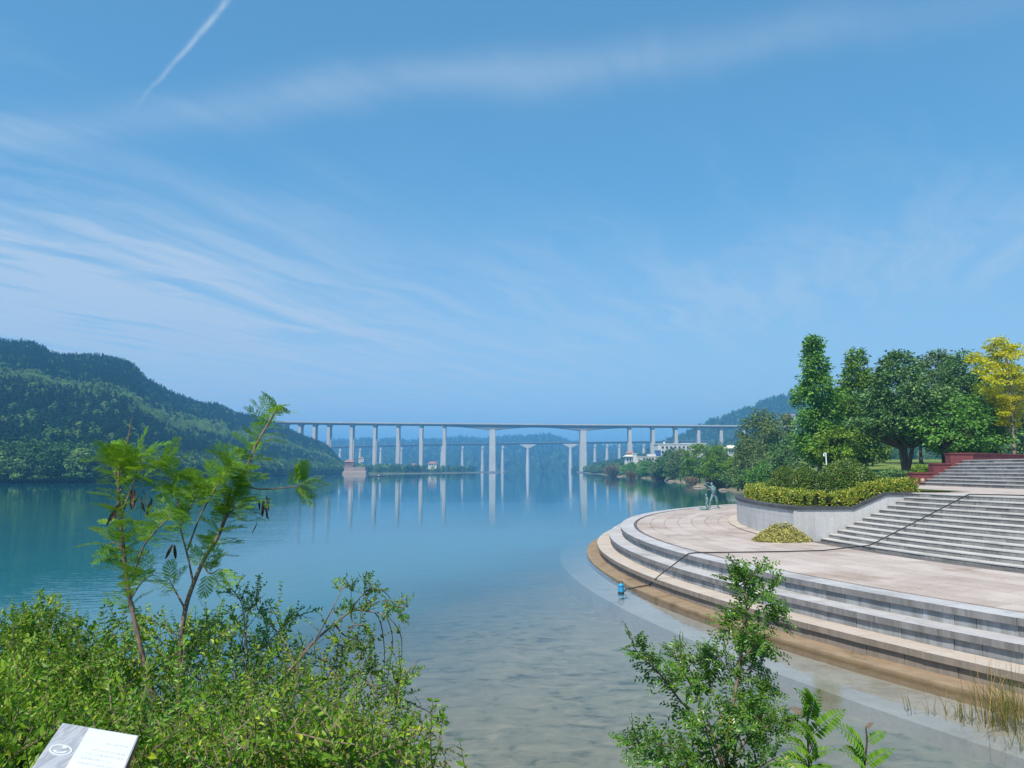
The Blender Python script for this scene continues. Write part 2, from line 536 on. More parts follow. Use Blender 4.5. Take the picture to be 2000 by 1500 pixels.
M['leaf_fresh'] = leaf_mat('fresh_tree_leaf', [(0, (0.024, 0.085, 0.012)), (0.6, (0.062, 0.155, 0.016)), (1, (0.12, 0.22, 0.022))], (0.20, 0.36, 0.03), 0.28, objvar=0.2, scale=0.3)
M['leaf_yellow'] = leaf_mat('golden_leaf', [(0, (0.36, 0.37, 0.006)), (0.6, (0.57, 0.565, 0.008)), (1, (0.76, 0.745, 0.02))], (0.82, 0.72, 0.01), 0.32, objvar=0.1)
M['leaf_hedge'] = leaf_mat('hedge_leaf', [(0, (0.045, 0.105, 0.014)), (0.5, (0.105, 0.185, 0.022)), (0.82, (0.21, 0.27, 0.04)), (0.96, (0.34, 0.34, 0.09)), (1, (0.24, 0.13, 0.05))], (0.35, 0.38, 0.05), 0.25, 0.35, 0.4, objvar=0.0)
M['leaf_topiary'] = leaf_mat('topiary_leaf', [(0, (0.016, 0.046, 0.013)), (0.6, (0.035, 0.085, 0.018)), (0.92, (0.080, 0.145, 0.030)), (1, (0.18, 0.17, 0.05))], (0.12, 0.22, 0.03), 0.2, 0.33, 0.45, objvar=0.0)
M['leaf_pile'] = leaf_mat('cut_leaves', [(0, (0.14, 0.15, 0.03)), (0.4, (0.36, 0.36, 0.10)), (0.8, (0.50, 0.46, 0.17)), (1, (0.30, 0.16, 0.07))], (0.4, 0.4, 0.1), 0.15, objvar=0.0)
M['leaf_dry'] = leaf_mat('dry_reed', [(0, (0.16, 0.11, 0.06)), (0.6, (0.30, 0.215, 0.13)), (1, (0.42, 0.32, 0.21))], (0.4, 0.3, 0.15), 0.2, 0.7, 0.2)
M['leaf_reed'] = leaf_mat('reed_blade', [(0, (0.06, 0.10, 0.025)), (0.5, (0.13, 0.16, 0.05)), (1, (0.36, 0.29, 0.13))], (0.3, 0.3, 0.08), 0.25, 0.55, 0.25, objvar=0.0)
M['far_conifer'] = leaf_mat('far_conifer_leaf', [(0, (0.008, 0.036, 0.022)), (0.6, (0.016, 0.056, 0.028)), (1, (0.034, 0.088, 0.030))], (0.05, 0.12, 0.03), 0.15, 0.7, 0.15, objvar=0.6, scale=0.018)
M['far_broad'] = leaf_mat('far_broad_leaf', [(0, (0.018, 0.058, 0.022)), (0.5, (0.036, 0.086, 0.024)), (0.9, (0.075, 0.125, 0.030)), (1, (0.13, 0.16, 0.05))], (0.10, 0.18, 0.03), 0.2, 0.7, 0.15, objvar=0.6, scale=0.018)
M['far_light'] = leaf_mat('far_light_leaf', [(0, (0.040, 0.085, 0.024)), (0.5, (0.075, 0.130, 0.032)), (1, (0.15, 0.18, 0.055))], (0.14, 0.22, 0.04), 0.2, 0.7, 0.15, objvar=0.6, scale=0.018)

# grass / earth
m, g = new_mat('grass_ground')
pos = g.node('ShaderNodeNewGeometry').outputs['Position']
n = g.noise(pos, 0.35, 6, 0.65)
c = g.ramp(n, [(0.3, (0.07, 0.13, 0.025)), (0.5, (0.16, 0.22, 0.05)), (0.7, (0.28, 0.29, 0.10))])
M['grass'] = finish(m, g, principled(g, c, 0.95, 0.1, 0, g.bump(g.noise(pos, 8, 4), 0.6, 0.1)))
m, g = new_mat('bank_earth')
pos = g.node('ShaderNodeNewGeometry').outputs['Position']
n = g.noise(pos, 1.6, 7, 0.65)
c = g.ramp(n, [(0.3, (0.030, 0.045, 0.012)), (0.48, (0.060, 0.085, 0.022)), (0.60, (0.11, 0.095, 0.04)), (0.78, (0.16, 0.11, 0.055))])
M['earth'] = finish(m, g, principled(g, c, 0.95, 0.1, 0, g.bump(n, 0.8, 0.1)))
m, g = new_mat('wooded_terrain')
pos = g.node('ShaderNodeNewGeometry').outputs['Position']
n = g.noise(pos, 0.03, 6, 0.7)
c = g.ramp(n, [(0.3, (0.018, 0.048, 0.018)), (0.55, (0.030, 0.070, 0.022)), (0.8, (0.07, 0.10, 0.032))])
n2 = g.noise(pos, 0.12, 5, 0.7)
M['wood'] = finish(m, g, principled(g, c, 0.95, 0.05, 0, g.bump(n2, 1.0, 5.0)))
m, g = new_mat('shore_terrain')
pos = g.node('ShaderNodeNewGeometry').outputs['Position']
z = g.sep(pos)[2]
n = g.noise(pos, 0.25, 6, 0.65)
zz = g.m('ADD', z, g.m('MULTIPLY', g.m('SUBTRACT', n, 0.5), 1.6))
c = g.mix(g.smooth(zz, 0.15, 0.7), g.ramp(n, [(0.3, (0.13, 0.10, 0.07)), (0.7, (0.29, 0.225, 0.165))]), g.ramp(n, [(0.3, (0.03, 0.07, 0.02)), (0.7, (0.10, 0.14, 0.04))]))
M['shore'] = finish(m, g, principled(g, c, 0.95, 0.1, 0, g.bump(n, 0.8, 0.5)))
# lake bed
m, g = new_mat('lake_bed')
pos = g.node('ShaderNodeNewGeometry').outputs['Position']
n = g.noise(g.vmul(pos, (0.8, 1.15, 1.0)), 2.3, 7, 0.66, 0.7)
n2 = g.noise(pos, 0.25, 3)
c = g.ramp(n, [(0.36, (0.085, 0.095, 0.065)), (0.44, (0.205, 0.20, 0.15)), (0.58, (0.29, 0.265, 0.195)), (0.72, (0.37, 0.335, 0.25))])
c = g.mix(g.smooth(n2, 0.35, 0.7, 0.0, 0.5), c, (0.28, 0.255, 0.19))
M['bed'] = finish(m, g, principled(g, c, 0.95, 0.05))
# water: clear over the shallows, green and turbid farther out
m, g = new_mat('lake_water')
pos = g.node('ShaderNodeNewGeometry').outputs['Position']
X, Y, Z = g.sep(pos)
rip = g.noise(g.vmul(pos, (1.0, 2.6, 1.0)), 1.35, 3, 0.5)
rip2 = g.noise(g.vmul(pos, (0.35, 1.0, 1.0)), 0.30, 3, 0.5)
calm = g.smooth(g.noise(g.vmul(pos, (0.35, 1.0, 1.0)), 0.022, 3), 0.35, 0.65, 0.25, 1.0)
left = g.smooth(g.m('SUBTRACT', g.m('MULTIPLY', Y, -0.16), X), -2.0, 7.0)
near = g.smooth(Y, 40.0, 160.0, 0.30, 0.16)
left = g.m('MULTIPLY', left, g.smooth(Y, 30.0, 150.0, 1.0, 0.0))
amp = g.m('MULTIPLY', calm, g.m('MAXIMUM', near, left))
hgt = g.m('MULTIPLY', g.m('ADD', rip, g.m('MULTIPLY', rip2, 1.6)), amp)
nrm = g.bump(hgt, 0.022, 1.0)
fr = g.node('ShaderNodeFresnel')
fr.inputs[0].default_value = 1.333
m.node_tree.links.new(nrm, fr.inputs['Normal'])
gl = g.node('ShaderNodeBsdfGlossy')
gl.inputs['Roughness'].default_value = 0.008
gl.inputs['Color'].default_value = (0.97, 0.98, 1, 1)
m.node_tree.links.new(nrm, gl.inputs['Normal'])
tr = g.node('ShaderNodeBsdfTransparent')
tr.inputs[0].default_value = (0.90, 0.93, 0.92, 1)
df = g.node('ShaderNodeBsdfDiffuse')
df.inputs[0].default_value = (0.013, 0.132, 0.160, 1)
turb = g.m('ADD', g.m('DIVIDE', g.m('SUBTRACT', Y, 11.5), 31.0), g.m('DIVIDE', g.m('SUBTRACT', -0.5, X), 13.0))
turb = g.m('ADD', turb, g.m('MULTIPLY', g.m('SUBTRACT', g.noise(pos, 0.12, 3), 0.5), 0.5))
turb = g.smooth(turb, 0.0, 1.0, 0.03, 0.97)
b1 = g.node('ShaderNodeMixShader')
m.node_tree.links.new(turb, b1.inputs[0])
m.node_tree.links.new(tr.outputs[0], b1.inputs[1])
m.node_tree.links.new(df.outputs[0], b1.inputs[2])
b2 = g.node('ShaderNodeMixShader')
m.node_tree.links.new(fr.outputs[0], b2.inputs[0])
m.node_tree.links.new(b1.outputs[0], b2.inputs[1])
m.node_tree.links.new(gl.outputs[0], b2.inputs[2])
M['water'] = finish(m, g, b2.outputs[0])

# ------------------------------------------------------------------ setting: water, bed, banks, hills
def grid_mesh(X, Y, Z):
    n, k = X.shape
    V = np.stack([X, Y, Z], -1).reshape(-1, 3)
    i, j = np.meshgrid(np.arange(n - 1), np.arange(k - 1), indexing='ij')
    a = (i * k + j).ravel()
    return V, np.stack([a, a + k, a + k + 1, a + 1], 1)


def sheet(name, X, Y, Z, mat, smooth=True):
    V, F = grid_mesh(X, Y, Z)
    nv = np.cross(V[F[0][1]] - V[F[0][0]], V[F[0][2]] - V[F[0][0]])
    if nv[2] < 0: F = F[:, ::-1]
    o = link(name, raw_mesh(name, V, [F]), mat, None, smooth)
    o['kind'] = 'structure'
    return o


mb = MB()
mb.add([[-3500, 2, 0], [3500, 2, 0], [3500, 4600, 0], [-3500, 4600, 0]], [[0, 1, 2, 3]])
mb.build('lake_water', M['water'], kind='structure')
ys = np.r_[2, 6, 9, 12, 16, 20, 26, 34, 46, 70, 120, 300, 1000, 4600]
xs = np.r_[-3500, -600, -150, -60, -30, -18, -10, -5, 0, 5, 12, 30, 100, 600, 3500]
XX, YY = np.meshgrid(xs, ys, indexing='ij')
ZZ = -0.42 - 0.025 * np.clip(YY - 12, 0, 40) - 0.05 * np.clip(-XX, 0, 30) - 0.02 * np.clip(YY - 50, 0, 100)
sheet('lake_bed', XX, YY, ZZ, M['bed'])


def bank_z(x, y):
    """the near bank the photographer stands on"""
    edge = 3.0 + 0.9 * np.clip((-x - 0.3) / 2.0, 0, 1) + 0.5 * np.clip((-x - 3) / 4, 0, 1) + 0.3 * np.sin(x * 0.9)
    t = np.clip((y - edge) / (5.0 + 0.0 * x), 0, 1)
    return 2.22 - 2.9 * t ** 0.85 + 0.10 * (fbm(x * 1.3, y * 1.3, 3) - 0.47)


xs = np.linspace(-40, 9.2, 120)
ys = np.linspace(-14, 10.5, 80)
XX, YY = np.meshgrid(xs, ys, indexing='ij')
sheet('river_bank', XX, YY, bank_z(XX, YY), M['earth'])

# ---- right shore and the park ground behind the terrace
SHY = np.array([20, 60, 90, 140, 164, 221, 273, 359, 479, 820, 950, 1400, 2500.])
SHX = np.array([60, 60, 46, 41, 43.8, 51.6, 54.7, 59.8, 66, 80, 86, 110, 150.])


def shore_x(y):
    return np.interp(y, SHY, SHX)


def right_z(x, y):
    s = x - (shore_x(y) + 3.0 * (fbm(y / 13.0, y * 0.0 + 2.0, 5) - 0.5) * np.clip(y / 60, 0, 2))
    k = 0.015 + 0.17 * np.clip((y - 260) / 700, 0, 1) ** 1.2
    z = np.where(s < 0, s * 0.35, np.minimum(s * 0.45, 1.0 + s * 0.16)) 
    z = np.minimum(z, 3.0) + np.clip(s - 8, 0, 1e9) * k
    z = np.where(z > 62, 62 + (z - 62) * 0.2, z)
    return z + 0.25 * (fbm(x / 6, y / 6, 9) - 0.5) * np.clip(s / 6, 0, 1)


ys = np.r_[np.linspace(85, 400, 90), np.linspace(410, 1500, 60)]
tt = np.r_[np.linspace(-8, 30, 40), np.linspace(33, 900, 50)]
YY, TT = np.meshgrid(ys, tt, indexing='ij')
XX = shore_x(YY) + TT
sheet('shore_terrain', XX, YY, right_z(XX, YY), M['shore'])


def park_z(x, y):
    return 2.55 + 0.032 * np.clip(y - 33, 0, 90) + 0.10 * (fbm(x / 5, y / 5, 4) - 0.5)


xs = np.linspace(0, 1, 40)
ys = np.linspace(34.0, 135, 60)
XX, YY = np.meshgrid(xs, ys, indexing='ij')
x_in = np.interp(YY, [34, 36, 44, 60, 90, 135], [16.5, 15.5, 15.0, 18.5, 33.0, 41.0])
XP = x_in + XX * 130
ZP = park_z(XP, YY) * np.clip((XP - x_in) / 2.5, 0, 1) ** 0.6
in_stairs = (YY < 45.4) & (XP > 20)
ZP = np.where(in_stairs, np.minimum(ZP, 2.2), ZP)
sheet('park_ground', XP, YY, ZP, M['grass'])


# ---- hills: shoreline and ridge given by bearing
def hill(name, px, ridge_y, Ys, Yr, tree_h, mat, seed, nt=46, rough=0.05, over=1.5, pw=1.0):
    """px: bearings; ridge_y: height of the skyline; Ys / Yr: distance of the foot and the ridge"""
    u = np.linspace(px[0], px[-1], 150)
    ry = np.interp(u, px, ridge_y)
    ys_, yr_ = np.interp(u, px, Ys), np.interp(u, px, Yr)
    zr = np.array([at(a, b, c)[2] for a, b, c in zip(u, ry, yr_)]) - tree_h
    t = np.r_[np.linspace(-0.03, 1, nt), np.linspace(1.05, over, 8)]
    Yg = ys_[:, None] + t[None, :] * (yr_ - ys_)[:, None]
    Xg = ((u - 1000) / F_PX)[:, None] * Yg * 1.0 / (CP + 0 * Yg) * CP
    prof = np.where(t < 0, t * 0.4, np.where(t <= 1, np.clip(t, 0, 1) ** pw, 1 - 0.5 * (t - 1)))
    Zg = zr[:, None] * prof[None, :]
    wgt = np.clip(t * 4, 0, 1) * np.clip((1.0 - t) * 6 + 0.25, 0.25, 1)
    Zg = Zg + rough * zr[:, None] * (fbm(Xg / 70, Yg / 70, seed) - 0.47) * 2 * wgt[None, :]
    o = sheet(name, Xg, Yg, Zg, mat)
    return u, t, Xg, Yg, Zg


LH = hill('wooded_hill', [-420, -200, 0, 60, 95, 125, 190, 245, 262, 280, 330, 390, 430, 455, 500, 540, 590, 616, 643, 665, 684],
          [640, 640, 657, 663, 682, 686, 688, 699, 712, 732, 759, 780, 783, 800, 808, 822, 846, 855, 868, 893, 919],
          [205, 210, 218, 219, 220, 222, 226, 240, 250, 262, 300, 345, 375, 395, 430, 470, 540, 580, 620, 660, 760],
          [620, 620, 640, 650, 650, 660, 670, 680, 685, 690, 720, 760, 790, 810, 840, 870, 900, 905, 905, 905, 905], 6.0, M['wood'], 11, pw=1.1)
FH = hill('far_hills', [380, 500, 560, 600, 640, 665, 690, 712, 738, 765, 795, 830, 860, 895, 940, 1000, 1035, 1060, 1075, 1095, 1113, 1150, 1190, 1230, 1300, 1500, 1800],
          [850, 856, 858, 864, 862, 858, 861, 854, 860, 855, 861, 857, 857, 852, 857, 851, 850, 846, 848, 853, 859, 866, 870, 866, 868, 860, 850],
          [1500] * 27, [2700] * 27, 5.0, M['wood'], 23, rough=0.03)
RH = hill('blue_hill', [1118, 1160, 1200, 1230, 1262, 1290, 1320, 1350, 1385, 1415, 1440, 1480, 1510, 1540, 1566, 1650, 1800, 2000, 2300],
          [921, 908, 896, 888, 878, 862, 850, 838, 820, 810, 801, 786, 774, 768, 762, 765, 775, 785, 790],
          [1190] * 19, [1300, 1320, 1340, 1360, 1380, 1400, 1420, 1440, 1460, 1470, 1480, 1480, 1480, 1480, 1480, 1480, 1480, 1480, 1480], 6.0, M['wood'], 31, rough=0.04)

# low flats on the far left shore
xs = np.linspace(0, 1, 60)
tt = np.linspace(0, 1, 10)
U, T = np.meshgrid(xs, tt, indexing='ij')
pxs = 660 + 330 * U
y0 = np.interp(pxs, [660, 720, 800, 880, 940, 990], [640, 640, 700, 800, 900, 950])
YY = y0 + T * 330
XX = (pxs - 1000) / F_PX * YY
ZZ = -0.4 + 1.6 * np.clip(T * 6, 0, 1) + 7 * T ** 1.5 * np.clip((870 - pxs) / 200, 0, 1) + 0.6 * (fbm(XX / 15, YY / 15, 2) - 0.4)
ZZ = ZZ - 1.2 * np.clip((pxs - 900) / 90, 0, 1)
sheet('mud_flat', XX, YY, ZZ, M['shore'])

# ------------------------------------------------------------------ leaf shapes and trees
RHOMB_V = np.array([[0, 0, 0], [0.45, 0.27, 0.06], [1, 0, -0.05], [0.45, -0.27, 0.06]])
RHOMB_F = np.array([[0, 3, 2, 1]])
OVATE_V = np.array([[0, 0, 0], [0.28, 0.22, 0.09], [0.68, 0.19, 0.05], [1.0, 0, -0.14], [0.68, -0.19, 0.05], [0.28, -0.22, 0.09]])
OVATE_F = np.array([[0, 3, 2, 1], [0, 5, 4, 3]])
CLUMP_V = np.array([[-0.5, -0.3, 0], [0.1, -0.5, 0.08], [0.55, 0.05, -0.05], [0.0, 0.5, 0.06]])
CLUMP_F = np.array([[0, 1, 2, 3]])


def cluster_leaves(mb, C, outw, rad, per, size, flat=0.6, tv=RHOMB_V, tf=RHOMB_F, droop=0.25, hollow=0.0):
    """scatter leaves in flattened balls round the centres C"""
    n = len(C) * per
    ci = np.repeat(np.arange(len(C)), per)
    d = rdir(n) * (hollow + (1 - hollow) * RNG.random(n) ** 0.45)[:, None]
    d[:, 2] *= flat
    R = np.asarray(rad)[ci] if np.ndim(rad) else np.full(n, rad)
    pos = C[ci] + d * R[:, None]
    fwd = unit(outw[ci] * 0.8 + d * 0.6 + rdir(n) * 0.7)
    fwd[:, 2] -= droop
    nor = unit(np.array([0, 0, 1.0]) * 0.75 + outw[ci] * 0.45 + rdir(n) * 0.75)
    mb.batch(tv, tf, pos, fwd, nor, size * (0.65 + 0.7 * RNG.random(n)))


def tree_parts(Ht, prof, ncl, per, leaf, crad, bark_r=0.12, trunk_top=0.9, flat=0.6, lean=(0, 0), tv=RHOMB_V, tf=RHOMB_F, droop=0.25, branch=True, stems=1, rise=0.12, inner=0.35, lumps=0.35, spread=0.0):
    """trunk and crown builders of one tree standing at the origin"""
    tr, cr = MB(), MB()
    hs, rs = np.array([p[0] for p in prof]) * Ht, np.array([p[1] for p in prof])
    hh = np.linspace(hs[0], hs[-1], 200)
    w = np.interp(hh, hs, rs) + 0.15 * max(rs)
    h = RNG.choice(hh, ncl, p=w / w.sum())
    a = RNG.random(ncl) * 2 * math.pi
    ph = RNG.random(4) * 6.28
    lump = 1 + lumps * (np.sin(2 * a + ph[0] + h * 1.1) * 0.5 + np.sin(5 * a + ph[1] - h * 1.7) * 0.35 + np.sin(3.1 * h + ph[2]) * 0.3)
    r = np.interp(h, hs, rs) * lump * np.clip(inner + (1 - inner) * RNG.random(ncl) ** 0.6, 0, 1)
    C = np.stack([r * np.cos(a), r * np.sin(a), h], 1)
    C[:, :2] += np.array(lean) * (h / Ht)[:, None] * Ht
    outw = np.stack([np.cos(a), np.sin(a), np.full(ncl, 0.15)], 1)
    cluster_leaves(cr, C, outw, crad * (0.7 + 0.6 * RNG.random(ncl)), per, leaf, flat, tv, tf, droop)
    for s in range(stems):
        k = 8
        t = np.linspace(0, 1, k)
        sa = s * 2.3 + 0.7
        off = spread * s * np.array([math.cos(sa), math.sin(sa)])
        P = np.stack([lean[0] * Ht * t + off[0] * t + 0.02 * Ht * np.sin(t * 4 + s) * t, lean[1] * Ht * t + off[1] * t + 0.015 * Ht * np.cos(t * 3.3 + s) * t, t * Ht * trunk_top - 0.15], 1)
        R = bark_r * (1 - 0.85 * t) * (1.0 if s == 0 else 0.75)
        R[0] *= 1.35
        tr.tube(P, R, 8)
        if branch:
            sel = RNG.choice(ncl, min(ncl, 34), replace=False)
            for q in sel:
                c = C[q]
                hz = max(hs[0] * 0.75, c[2] - rise * Ht - 0.35 * np.hypot(c[0], c[1]))
                tt = np.clip((hz + 0.15) / (Ht * trunk_top), 0, 0.97)
                p0 = np.array([np.interp(tt, t, P[:, 0]), np.interp(tt, t, P[:, 1]), np.interp(tt, t, P[:, 2])])
                mid = p0 * 0.45 + c * 0.55 + np.array([0, 0, -0.03 * Ht])
                r0 = max(0.012, bark_r * (1 - 0.85 * tt) * 0.5)
                tr.tube([p0, mid, c], [r0, r0 * 0.6, r0 * 0.25], 5, False)
    return tr, cr


def make_tree(name, label, loc, barkm, leafm, rz=0.0, group=None, **kw):
    tr, cr = tree_parts(**kw)
    t = thing(name, label, 'tree', loc, rz, group)
    tr.build('trunk', barkm, t, True)
    cr.build('crown', leafm, t)
    return t


# ---- prototypes of the hillside woods (held outside the scene, placed by geometry nodes)
def wood_collection(name, specs):
    col = bpy.data.collections.new(name)
    for i, (mat, kw) in enumerate(specs):
        tr, cr = tree_parts(branch=False, **kw)
        cr.v += tr.v and []
        me = cr.mesh('%s_%d' % (name, i))
        me.materials.append(mat)
        o = bpy.data.objects.new('%s_%02d' % (name, i), me)
        col.objects.link(o)
    return col


CONE = [(0.10, 1.5), (0.25, 1.7), (0.55, 1.1), (0.85, 0.45), (1.0, 0.08)]
BALL = [(0.12, 1.6), (0.35, 2.5), (0.62, 2.6), (0.85, 1.7), (1.0, 0.5)]
TALL = [(0.10, 1.5), (0.35, 2.2), (0.65, 1.9), (0.9, 1.1), (1.0, 0.35)]
kwC = dict(Ht=8.5, prof=CONE, ncl=60, per=16, leaf=0.52, crad=0.55, flat=0.5, tv=CLUMP_V, tf=CLUMP_F, inner=0.6, lumps=0.25)
kwB = dict(Ht=7.5, prof=BALL, ncl=60, per=22, leaf=0.46, crad=0.85, flat=0.7, tv=CLUMP_V, tf=CLUMP_F, inner=0.65, lumps=0.5)
kwT = dict(Ht=9.0, prof=TALL, ncl=64, per=22, leaf=0.46, crad=0.80, flat=0.7, tv=CLUMP_V, tf=CLUMP_F, inner=0.6, lumps=0.5)
WOODS = wood_collection('wood', [(M['far_conifer'], kwC), (M['far_conifer'], dict(kwC, Ht=10)), (M['far_broad'], kwB), (M['far_broad'], kwT), (M['far_light'], kwB), (M['far_light'], dict(kwT, Ht=7.5))])


def scatter(name, label, pts, scl, pick, cat='forest'):
    me = bpy.data.meshes.new(name)
    me.vertices.add(len(pts))
    me.vertices.foreach_set('co', np.asarray(pts, dtype=np.float32).ravel())
    for an, ty, val in (('scl', 'FLOAT', scl), ('rz', 'FLOAT', RNG.random(len(pts)) * 6.283), ('pick', 'INT', pick)):
        at_ = me.attributes.new(an, ty, 'POINT')
        at_.data.foreach_set('value', np.asarray(val, dtype=np.float32 if ty == 'FLOAT' else np.int32))
    o = link(name, me, None)
    o['kind'] = 'stuff'
    o['label'] = label
    o['category'] = cat
    ng = bpy.data.node_groups.new(name + '_nodes', 'GeometryNodeTree')
    ng.interface.new_socket('Geometry', in_out='INPUT', socket_type='NodeSocketGeometry')
    ng.interface.new_socket('Geometry', in_out='OUTPUT', socket_type='NodeSocketGeometry')
    N = ng.nodes.new
    gi, go = N('NodeGroupInput'), N('NodeGroupOutput')
    ci = N('GeometryNodeCollectionInfo')
    ci.inputs[0].default_value = WOODS
    ci.inputs[1].default_value = True
    ci.inputs[2].default_value = True

    def attr(an, ty):
        q = N('GeometryNodeInputNamedAttribute')
        q.data_type = ty
        q.inputs[0].default_value = an
        return q.outputs[0]
    ip = N('GeometryNodeInstanceOnPoints')
    ip.inputs['Pick Instance'].default_value = True
    cx = N('ShaderNodeCombineXYZ')
    L = ng.links.new
    L(attr('rz', 'FLOAT'), cx.inputs[2])
    L(gi.outputs[0], ip.inputs['Points'])
    L(ci.outputs[0], ip.inputs['Instance'])
    L(attr('pick', 'INT'), ip.inputs['Instance Index'])
    L(cx.outputs[0], ip.inputs['Rotation'])
    L(attr('scl', 'FLOAT'), ip.inputs['Scale'])
    L(ip.outputs[0], go.inputs[0])
    md = o.modifiers.new('scatter', 'NODES')
    md.node_group = ng
    return o


def hill_points(Hd, n, tmax=1.12, bias=1.0):
    u, t, X, Y, Z = Hd
    i = RNG.random(n) * (len(u) - 1)
    # even spread over the ground: weight by distance and width
    tv = RNG.random(n * 4) ** bias * (tmax - 0.0) + 0.0
    ui = RNG.random(n * 4) * (len(u) - 1)
    ti = np.interp(tv, t, np.arange(len(t)))

    def bil(A):
        a, b = ui.astype(int), ti.astype(int)
        a, b = np.minimum(a, len(u) - 2), np.minimum(b, len(t) - 2)
        fa, fb = ui - a, ti - b
        return (A[a, b] * (1 - fa) * (1 - fb) + A[a + 1, b] * fa * (1 - fb) + A[a, b + 1] * (1 - fa) * fb + A[a + 1, b + 1] * fa * fb)
    x, y, z = bil(X), bil(Y), bil(Z)
    keep = RNG.random(n * 4) < y / y.max()
    x, y, z, tv = x[keep][:n], y[keep][:n], z[keep][:n], tv[keep][:n]
    return np.stack([x, y, z], 1), tv


P, tv = hill_points(LH, 27000, bias=1.25)
nz = fbm(P[:, 0] / 60, P[:, 1] / 60, 41)
nz2 = fbm(P[:, 0] / 25, P[:, 1] / 25, 47)
rnd = RNG.random(len(P))
bandl = np.exp(-((tv - 0.53 - 0.16 * (nz - 0.5)) / 0.085) ** 2)             # paler strip below the crest
pl = np.clip(0.05 + 1.2 * bandl * (nz2 > 0.33) + 0.30 * (nz2 > 0.62) * (tv < 0.4), 0, 1)
pick = np.where(rnd < pl, RNG.integers(4, 6, len(P)), np.where((tv < 0.02 + 0.13 * nz2) , RNG.integers(2, 5, len(P)), RNG.integers(0, 2, len(P))))
big = np.where(tv < 0.08, 0.82, 0.56)
scatter('hillside_forest', 'dense dark conifer and broadleaf forest covering the left hillside', P + [0, 0, -0.5], big * (0.7 + 0.6 * RNG.random(len(P))), pick)
# the shoreline belt at the foot of the hill
u, t, X, Y, Z = LH
n = 1300
uu = RNG.random(n) * (len(u) - 1)
ii = np.minimum(uu.astype(int), len(u) - 2)
k = np.argmin(np.abs(t - 0.0))
fr_ = (uu - ii)
inl = RNG.random(n) * 26 + 1.0
bx = X[ii, k] * (1 - fr_) + X[ii + 1, k] * fr_
by = Y[ii, k] * (1 - fr_) + Y[ii + 1, k] * fr_
di = unit(np.stack([bx, by], 1))
Pb = np.stack([bx + di[:, 0] * inl, by + di[:, 1] * inl, 0.2 + inl * 0.10], 1)
scatter('shore_wood', 'belt of bushy green trees along the foot of the left hill', Pb, 0.60 + 0.60 * RNG.random(n), RNG.choice([2, 3, 4, 5, 3, 2], n))
P, tv = hill_points(FH, 6500)
scatter('far_hill_forest', 'hazy blue forest on the far hills beyond both bridges', P + [0, 0, -1], 1.3 * (0.7 + 0.6 * RNG.random(len(P))), RNG.integers(0, 5, len(P)))
P, tv = hill_points(RH, 9000)
scatter('blue_hill_forest', 'hazy forest on the big hill behind the right end of the bridge', P + [0, 0, -1], 0.95 * (0.7 + 0.6 * RNG.random(len(P))), RNG.choice([0, 1, 2, 3, 3, 2, 4], len(P)))
n = 5200
Yq = 330 + 1000 * RNG.random(n)
Xq = shore_x(Yq) + 2 + 600 * RNG.random(n) ** 1.6
Pq = np.stack([Xq, Yq, right_z(Xq, Yq)], 1)
clear = (np.abs(Xq - 98) < 42) & (Yq > 415) & (Yq < 475)
Pq = Pq[~clear]
scatter('right_bank_forest', 'green wood on the right bank around the bridge piers', Pq, 0.72 * (0.7 + 0.6 * RNG.random(len(Pq))), RNG.choice([0, 2, 3, 2, 3, 4, 5], len(Pq)))
n = 420
pq = 668 + 260 * RNG.random(n)
y0 = np.interp(pq, [660, 720, 800, 880, 940, 990], [640, 640, 700, 800, 900, 950])
Yq = y0 + 14 + 240 * RNG.random(n)
Xq = (pq - 1000) / F_PX * Yq
keep = ~((pq < 722) & (Yq < 690))
Tq = (Yq - y0) / 330
Zq = 0.9 + 7 * Tq ** 1.5 * np.clip((870 - pq) / 200, 0, 1)
scatter('flat_shore_trees', 'low bushes and trees on the flat far left shore under the bridge', np.stack([Xq, Yq, Zq], 1)[keep], (0.45 + 0.5 * RNG.random(n))[keep], RNG.choice([2, 3, 4, 0], n)[keep])

# ------------------------------------------------------------------ the two bridges
def px_x(px, Y):
    return (px - 1000) / F_PX * Y / CP * CP


YB = 940.0


def zb(y, Y=YB):
    return at(1000, y, Y)[2]


via = thing('highway_viaduct', 'tall pale concrete highway viaduct crossing the whole lake with two haunched main piers', 'bridge', (0, YB, 0))


def deck_top(px):
    return np.interp(px, [430, 504, 730, 868, 1130, 1360, 1562, 1800], [821.5, 823, 826, 827, 829.4, 831, 832.5, 834])


def add_part(mbuild, name, mat, parent, **kw):
    """mesh built in world coordinates, parented to an unrotated empty"""
    mbuild.v = [v - np.array(parent.location) for v in mbuild.v]
    return mbuild.build(name, mat, parent, **kw)


